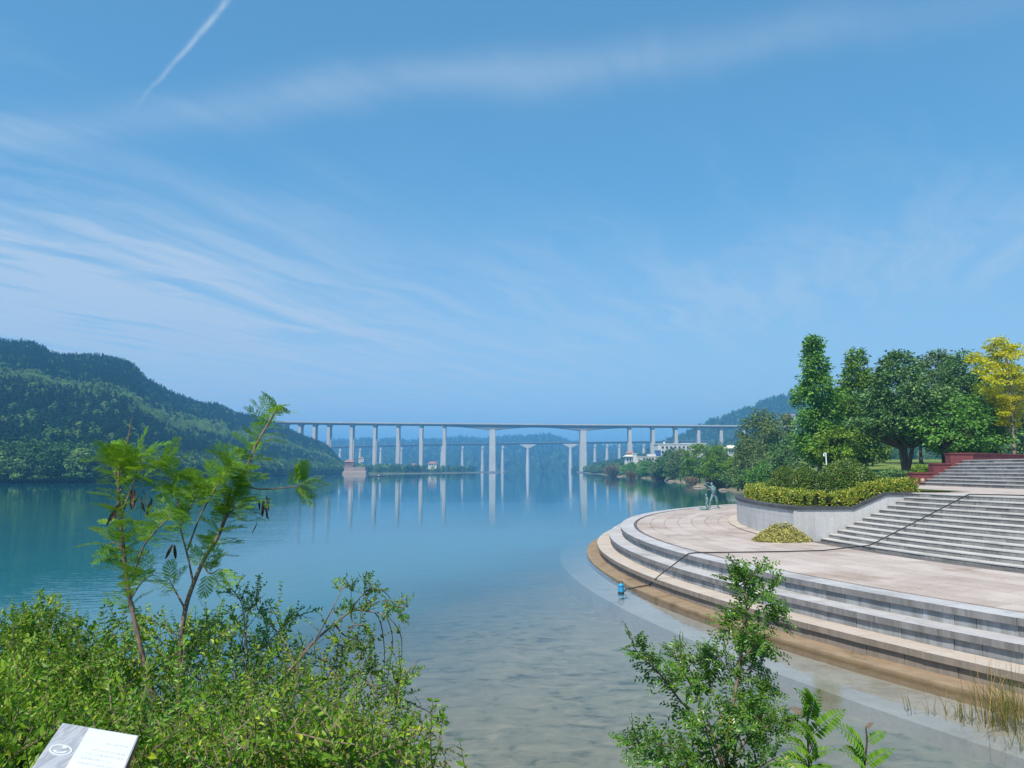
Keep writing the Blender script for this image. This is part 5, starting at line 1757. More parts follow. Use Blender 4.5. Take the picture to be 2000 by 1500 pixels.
def leafy_branch(name, lm, sm, L=0.5, nside=6, per=8, leaf=0.042, side=0.2, spread=0.9, trio=False, bend=0.12):
    """a branch along +X carrying side twigs and leaves, about 50 leaves"""
    lmb, smb = MB(), MB()
    t = np.linspace(0, 1, 9)
    ph = RNG.random(2) * 6.28
    main = np.stack([t * L, 0.05 * L * np.sin(t * 3 + ph[0]), bend * L * np.sin(t * 2.2) * np.cos(ph[1])], 1)
    smb.tube(main, 0.0045 * (1 - 0.75 * t), 4, False)
    lines = [(main, 0.25)]
    for k_ in range(nside):
        s_ = 0.12 + 0.8 * (k_ + RNG.random() * 0.6) / nside
        p0 = np.array([np.interp(s_, t, main[:, q_]) for q_ in range(3)])
        a_ = k_ * 2.4 + RNG.random()
        d = unit(np.array([0.75, spread * math.cos(a_), spread * math.sin(a_)]))
        l_ = side * (1.15 - 0.5 * s_) * (0.7 + 0.6 * RNG.random())
        tw = np.array([p0, p0 + d * l_ * 0.5 + [0, 0, 0.01], p0 + d * l_ + np.array([0.02, 0, 0.02])])
        smb.tube(tw, [0.0028, 0.002, 0.001], 3, False)
        lines.append((resample(tw, 6), 0.05))
    for ln, s0 in lines:
        n_ = per if ln is not main else per + 3
        s_ = np.linspace(s0, 1.0, n_)
        tt = np.linspace(0, 1, len(ln))
        pos = np.stack([np.interp(s_, tt, ln[:, q_]) for q_ in range(3)], 1)
        dr = unit(ln[-1] - ln[0])
        sidev = unit(np.cross(dr, rdir(1)[0]))
        up_ = np.cross(sidev, dr)
        alt = np.where(np.arange(n_) % 2 == 0, 1.0, -1.0)
        rep = 2 if trio else 1
        for q_ in range(rep):
            fw = unit(dr * 0.55 + (alt * (1 if q_ == 0 else -1))[:, None] * sidev * 0.9 + up_ * 0.15 + rdir(n_) * 0.35)
            nr = unit(up_ * 0.5 + np.array([0, 0, 0.6]) + rdir(n_) * 0.55)
            lmb.batch(OVATE_V * np.array([1, 1.15, 1]), OVATE_F, pos, fw, nr, leaf * (0.45 + 0.85 * RNG.random(n_)) * np.linspace(1.1, 0.75, n_))
    return two_mat_mesh(name, lmb, smb, lm, sm)


def place(name, me, parent, pos, fwd, up, scale):
    X = Vector(fwd).normalized()
    Y = Vector(up).cross(X)
    if Y.length < 1e-4: Y = Vector((0, 1, 0)).cross(X)
    Y.normalize()
    Z = X.cross(Y)
    mw = Matrix(((X.x, Y.x, Z.x, pos[0]), (X.y, Y.y, Z.y, pos[1]), (X.z, Y.z, Z.z, pos[2]), (0, 0, 0, 1))) @ Matrix.Scale(float(scale), 4)
    o = bpy.data.objects.new(name, me)
    COL.objects.link(o)
    o.parent = parent
    o.matrix_local = Matrix.Translation(-Vector(parent.location)) @ mw
    return o


BR_A = [leafy_branch('leafy_branch', M['leaf_bush'], M['bark_light'], 0.45, 8, 9, 0.031, 0.18, 1.0, True) for _ in range(4)]
BR_B = [leafy_branch('leafy_branch', M['leaf_bush_dark'], M['bark_light'], 0.50, 8, 9, 0.025, 0.20, 0.9, True) for _ in range(4)]
BR_C = [leafy_branch('leafy_branch', M['leaf_bush'], M['bark_light'], 0.55, 7, 9, 0.024, 0.20, 0.8, True, 0.2) for _ in range(3)]
TOP_X = [-80, 0, 60, 130, 200, 260, 330, 400, 480, 560, 640, 720, 780, 830, 880]
TOP_Y = [1238, 1238, 1235, 1262, 1310, 1325, 1330, 1320, 1310, 1318, 1340, 1390, 1440, 1490, 1550]


def bush(label, x0, x1, n, brs, seed, lift=0, ylow=1560, name='leafy_shrub', sparse=0.12, dens_pow=0.85, ydepth=(3.3, 6.6), up_bias=1.0):
    r_ = np.random.default_rng(seed)
    cxp = (x0 + x1) / 2
    base = at(cxp, 1500, 4.6)
    bz = float(bank_z(np.array(base[0]), np.array(4.6)))
    t = thing(name, label, 'shrub', (base[0], 4.6, bz))
    stems = MB()
    for k_ in range(n):
        px = r_.uniform(x0, x1)
        top = np.interp(px, TOP_X, TOP_Y) - lift
        if r_.random() < sparse:
            y = top - r_.random() ** 1.2 * (70 if px < 225 else 125)
        else:
            y = top + (ylow - top) * r_.random() ** dens_pow
        f_ = np.clip((y - 1150) / 350, 0, 1)
        Yd = ydepth[1] + (ydepth[0] - ydepth[1]) * f_ ** 0.8 + r_.normal() * 0.35
        Yd = max(2.7, Yd)
        tip = at(px, y, Yd)
        gz = float(bank_z(np.array(tip[0]), np.array(tip[1])))
        if tip[2] < gz + 0.08: tip[2] = gz + 0.08 + 0.1 * r_.random()
        d = unit(np.array([r_.normal() * 0.55, -0.25 + r_.normal() * 0.5, up_bias * (0.55 + 0.6 * r_.random())]))
        L = 0.45 * (0.75 + 0.6 * r_.random())
        place('leafy_branch', brs[k_ % len(brs)], t, tip - d * L * 0.9, d, unit(r_.normal(size=3)), L / 0.45)
        if k_ % 4 == 0:
            root = np.array([base[0] + (tip[0] - base[0]) * 0.75 + r_.normal() * 0.06, tip[1] + r_.normal() * 0.12, 0])
            root[2] = float(bank_z(np.array(root[0]), np.array(root[1]))) - 0.05
            e_ = tip - d * L * 0.9
            md = (root + e_) / 2 + np.array([r_.normal() * 0.08, r_.normal() * 0.08, 0.08])
            stems.tube(spline([root, md, e_], 7) - np.array(t.location), np.linspace(0.009, 0.004, 7), 5, False)
    stems.build('stems', M['bark_light'], t)
    return t


shA = bush('dense bright green leafy bush filling the lower left corner', -90, 225, 290, BR_A, 1, sparse=0.16)
shB = bush('dense leafy green bush under the two thin saplings', 215, 480, 140, BR_A[:2] + BR_B[:3], 2, sparse=0.26)
shC = bush('loose small leaved shrub with long arching drooping branches right of the saplings', 455, 800, 135, BR_B[:2] + BR_C, 3, sparse=0.22)
shD = bush('low bright leafy undergrowth along the bottom edge behind the notice board', 240, 770, 150, BR_C + BR_A[:2], 4, ylow=1540, sparse=0.0, dens_pow=0.45, ydepth=(3.1, 4.6), lift=-90, name='leafy_undergrowth', up_bias=0.7)
shE = bush('low leafy bush at the left edge beside the notice board', -120, 130, 150, BR_A, 5, ylow=1560, sparse=0.0, dens_pow=0.6, ydepth=(2.9, 4.4), lift=-110, name='leafy_undergrowth', up_bias=0.7)

# arching and drooping branches of the loose shrub
YS = 5.2
Z4 = lambda x, y: (400 + x / 3.948, 1120 + y / 3.948)
ARCS = [
    ([(420, 1010), (560, 850), (700, 690), (850, 520), (1000, 390), (1130, 290), (1220, 285), (1310, 300)], 0.011, 0.6),
    ([(1310, 300), (1345, 350), (1370, 450), (1385, 600), (1388, 830)], 0.005, 0.1),
    ([(1330, 300), (1400, 340), (1440, 450), (1445, 580), (1412, 800)], 0.004, 0.15),
    ([(1340, 305), (1430, 350), (1500, 450), (1520, 560), (1508, 780)], 0.004, 0.15),
    ([(1000, 390), (1080, 480), (1180, 510), (1250, 620), (1275, 760), (1292, 930)], 0.006, 0.3),
    ([(1100, 420), (1190, 395), (1265, 430), (1305, 540), (1320, 760)], 0.004, 0.35),
    ([(1000, 560), (1060, 560), (1050, 660), (1030, 780)], 0.005, 0.4),
    ([(850, 520), (980, 280), (1050, 140), (1090, 95), (1125, 120), (1130, 230)], 0.004, 0.55),
    ([(1130, 285), (1200, 180), (1290, 120), (1380, 140), (1440, 210), (1480, 330), (1545, 390)], 0.004, 0.6),
    ([(1180, 285), (1300, 230), (1420, 210), (1500, 265), (1560, 250)], 0.003, 0.6),
    ([(330, 720), (450, 560), (560, 460), (650, 370), (740, 320)], 0.006, 0.8),
    ([(690, 690), (600, 500), (480, 370), (400, 250), (400, 140)], 0.006, 0.8),
    ([(320, 620), (310, 450), (285, 240), (220, 130)], 0.006, 0.9),
    ([(100, 620), (160, 480), (280, 320), (390, 250)], 0.006, 0.8),
    ([(640, 640), (520, 570), (430, 560), (340, 600)], 0.007, 0.5),
    ([(1380, 1080), (1520, 1040), (1640, 1030), (1740, 1080), (1790, 1160)], 0.004, 0.4),
    ([(1400, 1130), (1560, 1160), (1700, 1200), (1790, 1270), (1840, 1390), (1890, 1500)], 0.006, 0.6),
    ([(1400, 960), (1470, 860), (1560, 760), (1660, 660)], 0.004, 1.2),
    ([(1300, 1380), (1430, 1410), (1520, 1480), (1600, 1560)], 0.006, 0.2),
    ([(150, 1160), (160, 1330), (180, 1520)], 0.012, 0.0),
    ([(760, 720), (775, 850), (765, 1000)], 0.006, 0.2),
    ([(410, 800), (500, 805), (560, 870), (680, 920), (760, 1030)], 0.005, 0.1),
]
MBS = MB()
small = [leafy_branch('leafy_twig', M['leaf_bush_dark'], M['bark_light'], 0.16, 3, 4, 0.030, 0.07, 0.9, True) for _ in range(3)] + [leafy_branch('leafy_twig', M['leaf_bush'], M['bark_light'], 0.16, 3, 4, 0.030, 0.07, 0.9, True) for _ in range(2)]
rr = np.random.default_rng(77)
for pts, r0, dens in ARCS:
    P_ = np.array([at(*Z4(a_, b_), YS + 0.25 * math.sin(i_ * 0.9 + r0 * 900)) for i_, (a_, b_) in enumerate(pts)])
    C_ = spline(P_, 24)
    MBS.tube(C_ - np.array(shC.location), np.linspace(r0, r0 * 0.45, 24), 5)
    Ltot = np.linalg.norm(np.diff(C_, axis=0), axis=1).sum()
    for q_ in range(int(Ltot * 15 * dens)):
        j = rr.integers(3, 23)
        tn = unit(C_[min(j + 1, 23)] - C_[j - 1])
        d = unit(tn * 0.5 + rr.normal(size=3) * 0.55 + np.array([0, 0, 0.35]))
        place('leafy_twig', small[q_ % 5], shC, C_[j], d, unit(rr.normal(size=3)), 0.5 + 0.4 * rr.random())
MBS.build('arching_stems', M['bark_light'], shC)

# ---- feathery saplings
def bipinnate(L=1.0, pairs=6, leaflets=11):
    lmb, smb = MB(), MB()
    t = np.linspace(0, 1, 7)
    rach = np.stack([t * L, 0 * t, 0.10 * np.sin(t * 2.6) - 0.22 * t ** 2.2], 1)
    smb.tube(rach, 0.008 * (1 - 0.6 * t), 3, False)
    for k_ in range(pairs):
        s_ = 0.22 + 0.78 * k_ / (pairs - 1)
        p0 = np.array([np.interp(s_, t, rach[:, q_]) for q_ in range(3)])
        for sd in (-1, 1):
            d = unit(np.array([0.62 + 0.35 * (s_ > 0.95), sd * (0.80 - 0.25 * (s_ > 0.95)), 0.12 - 0.25 * RNG.random()]))
            l_ = L * (0.42 if 0.3 < s_ < 0.9 else 0.34)
            s2 = np.linspace(0.06, 1, leaflets)
            pin = p0 + d * (s2 * l_)[:, None] + np.array([0, 0, -0.16 * l_])[None] * (s2 ** 2)[:, None]
            smb.tube([pin[0], pin[-1]], [0.004, 0.002], 3, False)
            pv = unit(np.cross([0, 0, 1.0], d))
            for s3 in (-1, 1):
                fw = unit(d * 0.55 + pv * s3 + rdir(leaflets) * 0.08)
                lmb.batch(np.array([[0, 0, 0], [0.5, 0.17, 0], [1, 0, 0], [0.5, -0.17, 0]]), RHOMB_F, pin, fw, np.array([0, 0, 1.0]) + rdir(leaflets) * 0.25, L * (0.15 - 0.05 * np.abs(s2 - 0.5)))
    return two_mat_mesh('compound_leaf', lmb, smb, M['leaf_acacia'], M['leaf_acacia'])


FEATHER = [bipinnate(1.0, 4, 8), bipinnate(1.0, 5, 8), bipinnate(1.0, 4, 7)]
POD = MB()
tq = np.linspace(0, 1, 7)
wq = 0.09 * np.sin(np.clip(tq * 0.94 + 0.03, 0, 1) * math.pi) ** 0.5
V = [(t_, s_ * w_, 0.05 * math.sin(t_ * 5) + (0.012 if s_ == 0 else 0)) for t_, w_ in zip(tq, wq) for s_ in (-1, 0, 1)]
F = [(i_ * 3 + k_, (i_ + 1) * 3 + k_, (i_ + 1) * 3 + k_ + 1, i_ * 3 + k_ + 1) for i_ in range(6) for k_ in range(2)]
POD.add(V, F)
POD_ME = POD.mesh('seed_pod')
POD_ME.materials.append(M['pods'])


def sapling(label, trunk, branches, Y0, pods, seed, bare=None):
    r_ = np.random.default_rng(seed)
    P_ = np.array([at(a_, b_, Y0) for a_, b_ in trunk])
    b0 = P_[0].copy()
    gz = float(bank_z(np.array(b0[0]), np.array(b0[1])))
    P_ = np.vstack([[b0[0] + 0.02, b0[1], min(gz - 0.1, b0[2] - 0.05)], P_])
    t = thing('feathery_sapling', label, 'sapling', (b0[0], b0[1], gz), 0, 'feathery saplings')
    lo = np.array(t.location)
    mb = MB()
    C_ = spline(P_, 40)
    mb.tube(C_ - lo, np.linspace(0.017, 0.006, 40), 8)
    mb.build('trunk', M['bark_light'], t, True)
    lines = [(C_, 0.40, 56)]
    for br, n_, dy, s0 in branches:
        Q = np.array([at(a_, b_, Y0 + dy * (i_ / max(1, len(br) - 1))) for i_, (a_, b_) in enumerate(br)])
        B_ = spline(Q, 20)
        mb = MB()
        mb.tube(B_ - lo, np.linspace(0.007, 0.002, 20), 6)
        mb.build('branch', M['bark_light'], t, True)
        if n_: lines.append((B_, s0, int(n_ * 1.35)))
    for ln, s0, n_ in lines:
        k_ = len(ln)
        for q_ in range(n_):
            s_ = s0 + (1 - s0) * (q_ + r_.random()) / n_
            j = min(k_ - 2, int(s_ * (k_ - 1)))
            tn = unit(ln[j + 1] - ln[max(0, j - 1)])
            a_ = q_ * 2.4 + r_.random()
            side = unit(np.cross(tn, [0.2, 1, 0.1]) * math.cos(a_) + np.cross(tn, [1, 0.1, 0]) * math.sin(a_))
            d = unit(side * 0.9 + tn * 0.45 + np.array([0, 0, 0.20]))
            place('compound_leaf', FEATHER[q_ % 3], t, ln[j], d, unit(np.array([0, 0, 1.0]) + r_.normal(size=3) * 0.25), 0.130 * (0.7 + 0.5 * r_.random()))
    for px, py, n_, sp in pods:
        for q_ in range(n_):
            p_ = at(px + r_.normal() * sp, py + r_.normal() * sp * 0.8, Y0 + r_.normal() * 0.05)
            place('seed_pod', POD_ME, t, p_, np.array([r_.normal() * 0.25, r_.normal() * 0.3, -1.0]), unit(r_.normal(size=3)), 0.075 + 0.04 * r_.random())
    if bare is not None:
        mb = MB()
        mb.tube(spline([at(a_, b_, Y0) for a_, b_ in bare], 10) - lo, np.linspace(0.006, 0.002, 10), 5)
        mb.build('dead_tip', M['bark_light'], t)
    return t


sapling('thin feathery sapling with a leaning brown trunk and a bare dead tip', [(312, 1425), (290, 1330), (262, 1210), (247, 1130), (240, 1060), (232, 980), (233, 915), (240, 885)],
        [([(262, 1120), (280, 1068), (302, 1040), (335, 1005), (350, 990)], 16, -0.15, 0.3), ([(236, 1010), (256, 955), (272, 905), (278, 885)], 16, -0.1, 0.3), ([(236, 960), (222, 920), (214, 890)], 12, 0.1, 0.3), ([(246, 1085), (225, 1060), (205, 1068)], 6, 0.0, 0.4), ([(255, 1170), (275, 1140), (300, 1120)], 4, 0.1, 0.5)], 4.7, [(262, 965, 10, 11), (228, 985, 4, 6), (298, 970, 3, 6)], 5, bare=[(238, 930), (246, 880), (254, 835), (258, 812)])
sapling('taller feathery sapling forking to the right with hanging dark seed pods', [(350, 1370), (352, 1270), (362, 1190), (378, 1140), (400, 1090), (425, 1050), (445, 1000), (462, 960), (480, 915), (505, 860), (530, 818), (543, 795)],
        [([(378, 1140), (365, 1080), (352, 1030), (345, 970), (330, 920), (318, 898)], 30, 0.15, 0.40), ([(366, 1075), (390, 1010), (415, 965), (440, 925), (452, 905)], 24, -0.15, 0.35), ([(470, 945), (505, 955), (555, 953), (585, 948), (600, 938)], 14, 0.1, 0.62),
         ([(425, 1050), (440, 1010), (470, 985), (480, 970)], 14, -0.1, 0.3), ([(352, 1030), (375, 985), (395, 945)], 12, 0.0, 0.4), ([(395, 1100), (410, 1120), (430, 1110)], 8, -0.1, 0.3), ([(362, 1190), (340, 1150), (330, 1130)], 5, 0.1, 0.4)], 4.9, [(516, 975, 7, 8), (500, 1012, 1, 3), (333, 1068, 2, 4), (448, 965, 3, 6)], 6)

# ---- elm sapling lower right
def elm_twig(L=0.18, n=13):
    """a flat spray: main axis and two side shoots, leaves in two rows"""
    lmb, smb = MB(), MB()
    t = np.linspace(0, 1, 6)
    axes = [np.stack([t * L, 0.015 * np.sin(t * 3), 0.02 * np.sin(t * 2.5)], 1)]
    for s0, sd in ((0.22, 1), (0.45, -1)):
        p0 = np.array([s0 * L, 0, 0.01])
        axes.append(p0 + np.outer(t * L * 0.62, unit(np.array([0.72, sd * 0.65, 0.12 * RNG.normal()]))))
    for k_, ln in enumerate(axes):
        smb.tube(ln, 0.0022 * (1 - 0.6 * t), 3, False)
        m_ = n if k_ == 0 else int(n * 0.65)
        s_ = np.linspace(0.06, 1, m_)
        pos = np.stack([np.interp(s_, t, ln[:, q_]) for q_ in range(3)], 1)
        ax = unit(ln[-1] - ln[0])
        sv = unit(np.cross([0, 0, 1.0], ax))
        alt = np.where(np.arange(m_) % 2 == 0, 1.0, -1.0)
        fw = unit(ax * 0.62 + alt[:, None] * sv + rdir(m_) * 0.25)
        lmb.batch(OVATE_V, OVATE_F, pos, fw, np.array([0, 0, 1.0]) + rdir(m_) * 0.4, 0.042 * (0.75 + 0.45 * RNG.random(m_)) * np.linspace(1.05, 0.75, m_))
    return two_mat_mesh('leafy_twig', lmb, smb, M['leaf_elm'], M['bark_light'])


ELM = [elm_twig(0.15 + 0.02 * k_, 12 + k_) for k_ in range(4)]
YE = 4.1
elm_b = at(1418, 1540, YE)
gz = float(bank_z(np.array(elm_b[0]), np.array(YE)))
elm = thing('elm_sapling', 'bushy small leaved sapling with a tall central spire in front of the steps', 'sapling', (elm_b[0], YE, gz))
EB = [([(1418, 1640), (1418, 1540), (1425, 1420), (1440, 1330), (1452, 1250), (1458, 1190), (1455, 1150), (1450, 1118)], 66, 0.011, 0.0, 0.12),
      ([(1412, 1500), (1385, 1430), (1330, 1370), (1290, 1318), (1255, 1285), (1232, 1256)], 40, 0.008, -0.25, 0.25),
      ([(1414, 1490), (1375, 1390), (1345, 1330), (1325, 1290), (1316, 1262)], 30, 0.007, 0.2, 0.3),
      ([(1422, 1440), (1395, 1360), (1378, 1310), (1372, 1285)], 22, 0.006, 0.1, 0.35),
      ([(1412, 1530), (1350, 1470), (1290, 1455), (1250, 1450), (1225, 1458)], 34, 0.007, -0.4, 0.2),
      ([(1414, 1560), (1350, 1520), (1290, 1495), (1240, 1490)], 28, 0.007, -0.6, 0.2),
      ([(1430, 1400), (1465, 1370), (1490, 1352), (1502, 1345)], 22, 0.006, 0.0, 0.2),
      ([(1420, 1500), (1465, 1440), (1510, 1415), (1545, 1405)], 34, 0.007, -0.2, 0.2),
      ([(1440, 1330), (1470, 1300), (1490, 1292)], 14, 0.005, 0.1, 0.2),
      ([(1450, 1255), (1490, 1225), (1515, 1215), (1532, 1208)], 15, 0.005, 0.0, 0.2),
      ([(1446, 1290), (1475, 1262), (1498, 1258)], 13, 0.005, -0.1, 0.2),
      ([(1457, 1195), (1482, 1165), (1510, 1160)], 11, 0.004, 0.0, 0.3),
      ([(1456, 1165), (1438, 1140), (1418, 1122)], 10, 0.004, 0.05, 0.3),
      ([(1450, 1260), (1425, 1230), (1415, 1205)], 10, 0.004, 0.05, 0.3),
      ([(1440, 1330), (1405, 1285), (1392, 1265)], 14, 0.005, 0.0, 0.2),
      ([(1455, 1150), (1470, 1125), (1488, 1128)], 8, 0.003, 0.05, 0.3),
      ([(1425, 1420), (1450, 1390), (1475, 1400), (1500, 1425)], 20, 0.005, -0.3, 0.1),
      ([(1418, 1560), (1395, 1480), (1380, 1430), (1372, 1395)], 26, 0.006, -0.35, 0.05),
      ([(1418, 1560), (1432, 1480), (1445, 1430), (1452, 1400)], 24, 0.006, -0.35, 0.05),
      ([(1416, 1580), (1380, 1540), (1345, 1500), (1320, 1480)], 22, 0.006, -0.45, 0.05),
      ([(1420, 1580), (1455, 1530), (1490, 1495), (1520, 1478)], 22, 0.006, -0.45, 0.05)]
rr = np.random.default_rng(12)
lo = np.array(elm.location)
for bi, (br, n_, r0, dy, s0) in enumerate(EB):
    Q = np.array([at(a_, b_, YE + dy * i_ / (len(br) - 1)) for i_, (a_, b_) in enumerate(br)])
    if bi == 0: Q[0] = [elm_b[0], YE, gz - 0.05]
    B_ = spline(Q, 26)
    mb = MB()
    mb.tube(B_ - lo, np.linspace(r0, r0 * 0.3, 26), 6)
    mb.build('trunk' if bi == 0 else 'branch', M['bark_light'], elm, True)
    for q_ in range(int(n_ * 0.66)):
        s_ = s0 + (1 - s0) * (q_ + rr.random()) / (n_ * 0.66)
        j = min(24, int(s_ * 25))
        tn = unit(B_[j + 1] - B_[max(0, j - 1)])
        a_ = q_ * 2.2 + rr.random() * 1.2
        side = unit(np.cross(tn, [0.1, 1, 0.2]) * math.cos(a_) + np.cross(tn, [1, 0.1, 0.1]) * math.sin(a_))
        d = unit(side * 0.85 + tn * 0.6 + np.array([0, 0, 0.15]))
        place('leafy_twig', ELM[q_ % 4], elm, B_[j], d, unit(np.array([0, -0.3, 1.0]) + rr.normal(size=3) * 0.4), (0.58 + 0.36 * rr.random()) * (1.0 - 0.25 * s_))


# ---- two pinnate seedlings
def frond(mats, L=1.0, pairs=11):
    lmb, smb = MB(), MB()
    t = np.linspace(0, 1, 8)
    rach = np.stack([t * L, 0 * t, 0.20 * np.sin(t * 2.0) - 0.12 * t ** 2], 1)
    smb.tube(rach, 0.011 * (1 - 0.6 * t), 4, False)
    s_ = np.linspace(0.14, 0.98, pairs)
    pos = np.stack([np.interp(s_, t, rach[:, q_]) for q_ in range(3)], 1)
    for sd in (-1, 1):
        fw = np.stack([np.full(pairs, 0.28), np.full(pairs, sd * 1.0), np.full(pairs, -0.02)], 1) + rdir(pairs) * 0.06
        lmb.batch(OVATE_V * np.array([1, 0.85, 1]), OVATE_F, pos, unit(fw), np.array([0, 0, 1.0]) + rdir(pairs) * 0.15, L * 0.24 * np.sin(np.clip(s_ * 0.78 + 0.22, 0, 1) * math.pi * 0.93 + 0.12) ** 0.6)
    lmb.batch(OVATE_V, OVATE_F, rach[-1:], np.array([[1.0, 0, -0.2]]), np.array([[0, 0, 1.0]]), np.array([0.12 * L]))
    return two_mat_mesh('frond', lmb, smb, *mats)


FR = frond((M['leaf_sumac'], M['leaf_sumac']))
FRR = frond((M['leaf_sumac_tip'], M['leaf_sumac_tip']), 1.0, 8)


def seedling(label, stem, fronds, Y0):
    P_ = np.array([at(a_, b_, Y0) for a_, b_ in stem])
    gz_ = float(bank_z(np.array(P_[0][0]), np.array(Y0)))
    P_ = np.vstack([[P_[0][0], Y0, min(gz_ - 0.05, P_[0][2] - 0.1)], P_])
    t = thing('pinnate_seedling', label, 'seedling', (P_[0][0], Y0, gz_), 0, 'pinnate seedlings on the bank')
    mb = MB()
    mb.tube(spline(P_, 16) - np.array(t.location), np.linspace(0.008, 0.003, 16), 6)
    mb.build('stem', M['bark'], t, True)
    for (a0, b0), (a1, b1), dy, red in fronds:
        p0, p1 = at(a0, b0, Y0), at(a1, b1, Y0 + dy)
        d = p1 - p0
        place('frond', FRR if red else FR, t, p0, d, unit(np.array([0, -0.75, 0.8])), np.linalg.norm(d))


seedling('small seedling with long pinnate leaves right of the bushy sapling', [(1584, 1560), (1578, 1450), (1577, 1400)],
         [((1577, 1405), (1550, 1350), -0.12, 0), ((1577, 1405), (1600, 1350), -0.10, 0), ((1580, 1440), (1645, 1392), 0.05, 0), ((1580, 1432), (1520, 1402), 0.05, 0), ((1577, 1404), (1545, 1384), 0.1, 1), ((1582, 1480), (1630, 1466), -0.1, 0), ((1582, 1478), (1530, 1455), -0.15, 0), ((1583, 1500), (1625, 1515), -0.2, 0), ((1583, 1500), (1515, 1500), -0.2, 0), ((1577, 1400), (1572, 1355), -0.2, 0), ((1582, 1470), (1560, 1420), -0.2, 0)], 3.9)
seedling('smaller reddish tipped pinnate seedling near the bottom right', [(1680, 1580), (1688, 1495), (1693, 1450), (1691, 1420)],
         [((1690, 1478), (1628, 1420), -0.1, 0), ((1691, 1452), (1727, 1432), 0.05, 0), ((1688, 1496), (1742, 1466), 0.0, 0), ((1686, 1500), (1640, 1470), -0.15, 0), ((1691, 1422), (1706, 1412), 0, 1), ((1685, 1520), (1720, 1530), -0.1, 0)], 3.9)

# ---- reeds standing in the shallows
def reed_clump(label, spots, n, hmin, hmax, seed, spread):
    r_ = np.random.default_rng(seed)
    c0 = onz(*spots[0], 0.0)
    t = thing('reed_clump', label, 'reeds', (c0[0], c0[1], -0.2), 0, 'reeds beside the steps')
    mb = MB()
    for k_ in range(n):
        s_ = spots[r_.integers(len(spots))]
        p_ = onz(s_[0], s_[1], 0.0) - c0
        p_ = p_ + np.array([r_.normal() * spread, r_.normal() * spread, -0.2])
        hgt = r_.uniform(hmin, hmax)
        a_ = r_.random() * 6.283
        ln = hgt * (0.05 + 0.75 * r_.random() ** 2.0)
        tq_ = np.linspace(0, 1, 6)
        P_ = p_ + np.stack([math.cos(a_) * ln * tq_ ** 2.4, math.sin(a_) * ln * tq_ ** 2.4, hgt * (tq_ - 0.25 * tq_ ** 4 * (ln > 0.25 * hgt))], 1)
        w_ = (0.0035 + 0.003 * r_.random()) * (1 - tq_ ** 2) + 0.001
        sv = unit(np.array([-math.sin(a_ + 0.7), math.cos(a_ + 0.7), 0]))
        V = np.vstack([np.array([q - sv * w for q, w in zip(P_, w_)]), np.array([q + sv * w for q, w in zip(P_, w_)])])
        mb.add(V, [(i_, i_ + 1, 6 + i_ + 1, 6 + i_) for i_ in range(5)])
    mb.build('blades', M['leaf_reed'], t, kind='stuff')


reed_clump('tall green and straw reed clump at the right edge by the steps', [(1960, 1392), (1930, 1385), (1985, 1400), (1948, 1400), (1995, 1388)], 190, 0.5, 1.35, 1, 0.18)
reed_clump('thin straggling reeds in the water left of the big clump', [(1860, 1378), (1885, 1385)], 26, 0.45, 0.9, 2, 0.14)
reed_clump('few bent reed stems standing furthest left in the shallows', [(1772, 1366), (1787, 1374), (1818, 1372), (1840, 1376)], 20, 0.35, 0.75, 3, 0.05)
reed_clump('bent straw coloured reeds at the bottom right corner', [(1975, 1430), (1995, 1440)], 34, 0.35, 0.8, 4, 0.12)

# ---- dry grass between the bushes
def dry_tuft(label, px, py, Y0, n, hmin, hmax, spread, seed, mat):
    r_ = np.random.default_rng(seed)
    c0 = at(px, py, Y0)
    gz_ = float(bank_z(np.array(c0[0]), np.array(Y0)))
    t = thing('grass_tuft', label, 'grass', (c0[0], Y0, gz_), 0, 'grass tufts among the bushes')
    mb = MB()
    for k_ in range(n):
        p_ = np.array([r_.normal() * spread, r_.normal() * spread * 0.7, 0.0])
        p_[2] = float(bank_z(np.array(c0[0] + p_[0]), np.array(Y0 + p_[1]))) - gz_
        hgt = r_.uniform(hmin, hmax)
        a_ = r_.random() * 6.283
        ln = hgt * (0.1 + 0.8 * r_.random() ** 1.5)
        tq_ = np.linspace(0, 1, 6)
        P_ = p_ + np.stack([math.cos(a_) * ln * tq_ ** 2, math.sin(a_) * ln * tq_ ** 2, hgt * (tq_ - 0.3 * tq_ ** 3)], 1)
        w_ = 0.003 * (1 - tq_ ** 2) + 0.0007
        sv = unit(np.array([-math.sin(a_ + 0.7), math.cos(a_ + 0.7), 0]))
        V = np.vstack([np.array([q - sv * w for q, w in zip(P_, w_)]), np.array([q + sv * w for q, w in zip(P_, w_)])])
        mb.add(V, [(i_, i_ + 1, 6 + i_ + 1, 6 + i_) for i_ in range(5)])
    mb.build('blades', mat, t, kind='stuff')


dry_tuft('brownish dry grass at the bottom edge below the loose shrub', 500, 1490, 3.3, 150, 0.25, 0.62, 0.22, 1, M['leaf_dry'])
dry_tuft('dry straw grass at the bottom edge right of the first dry tuft', 660, 1495, 3.35, 120, 0.2, 0.55, 0.2, 2, M['leaf_dry'])
dry_tuft('thin green grass blades beside the notice board', 310, 1470, 3.3, 110, 0.3, 0.75, 0.2, 3, M['leaf_reed'])

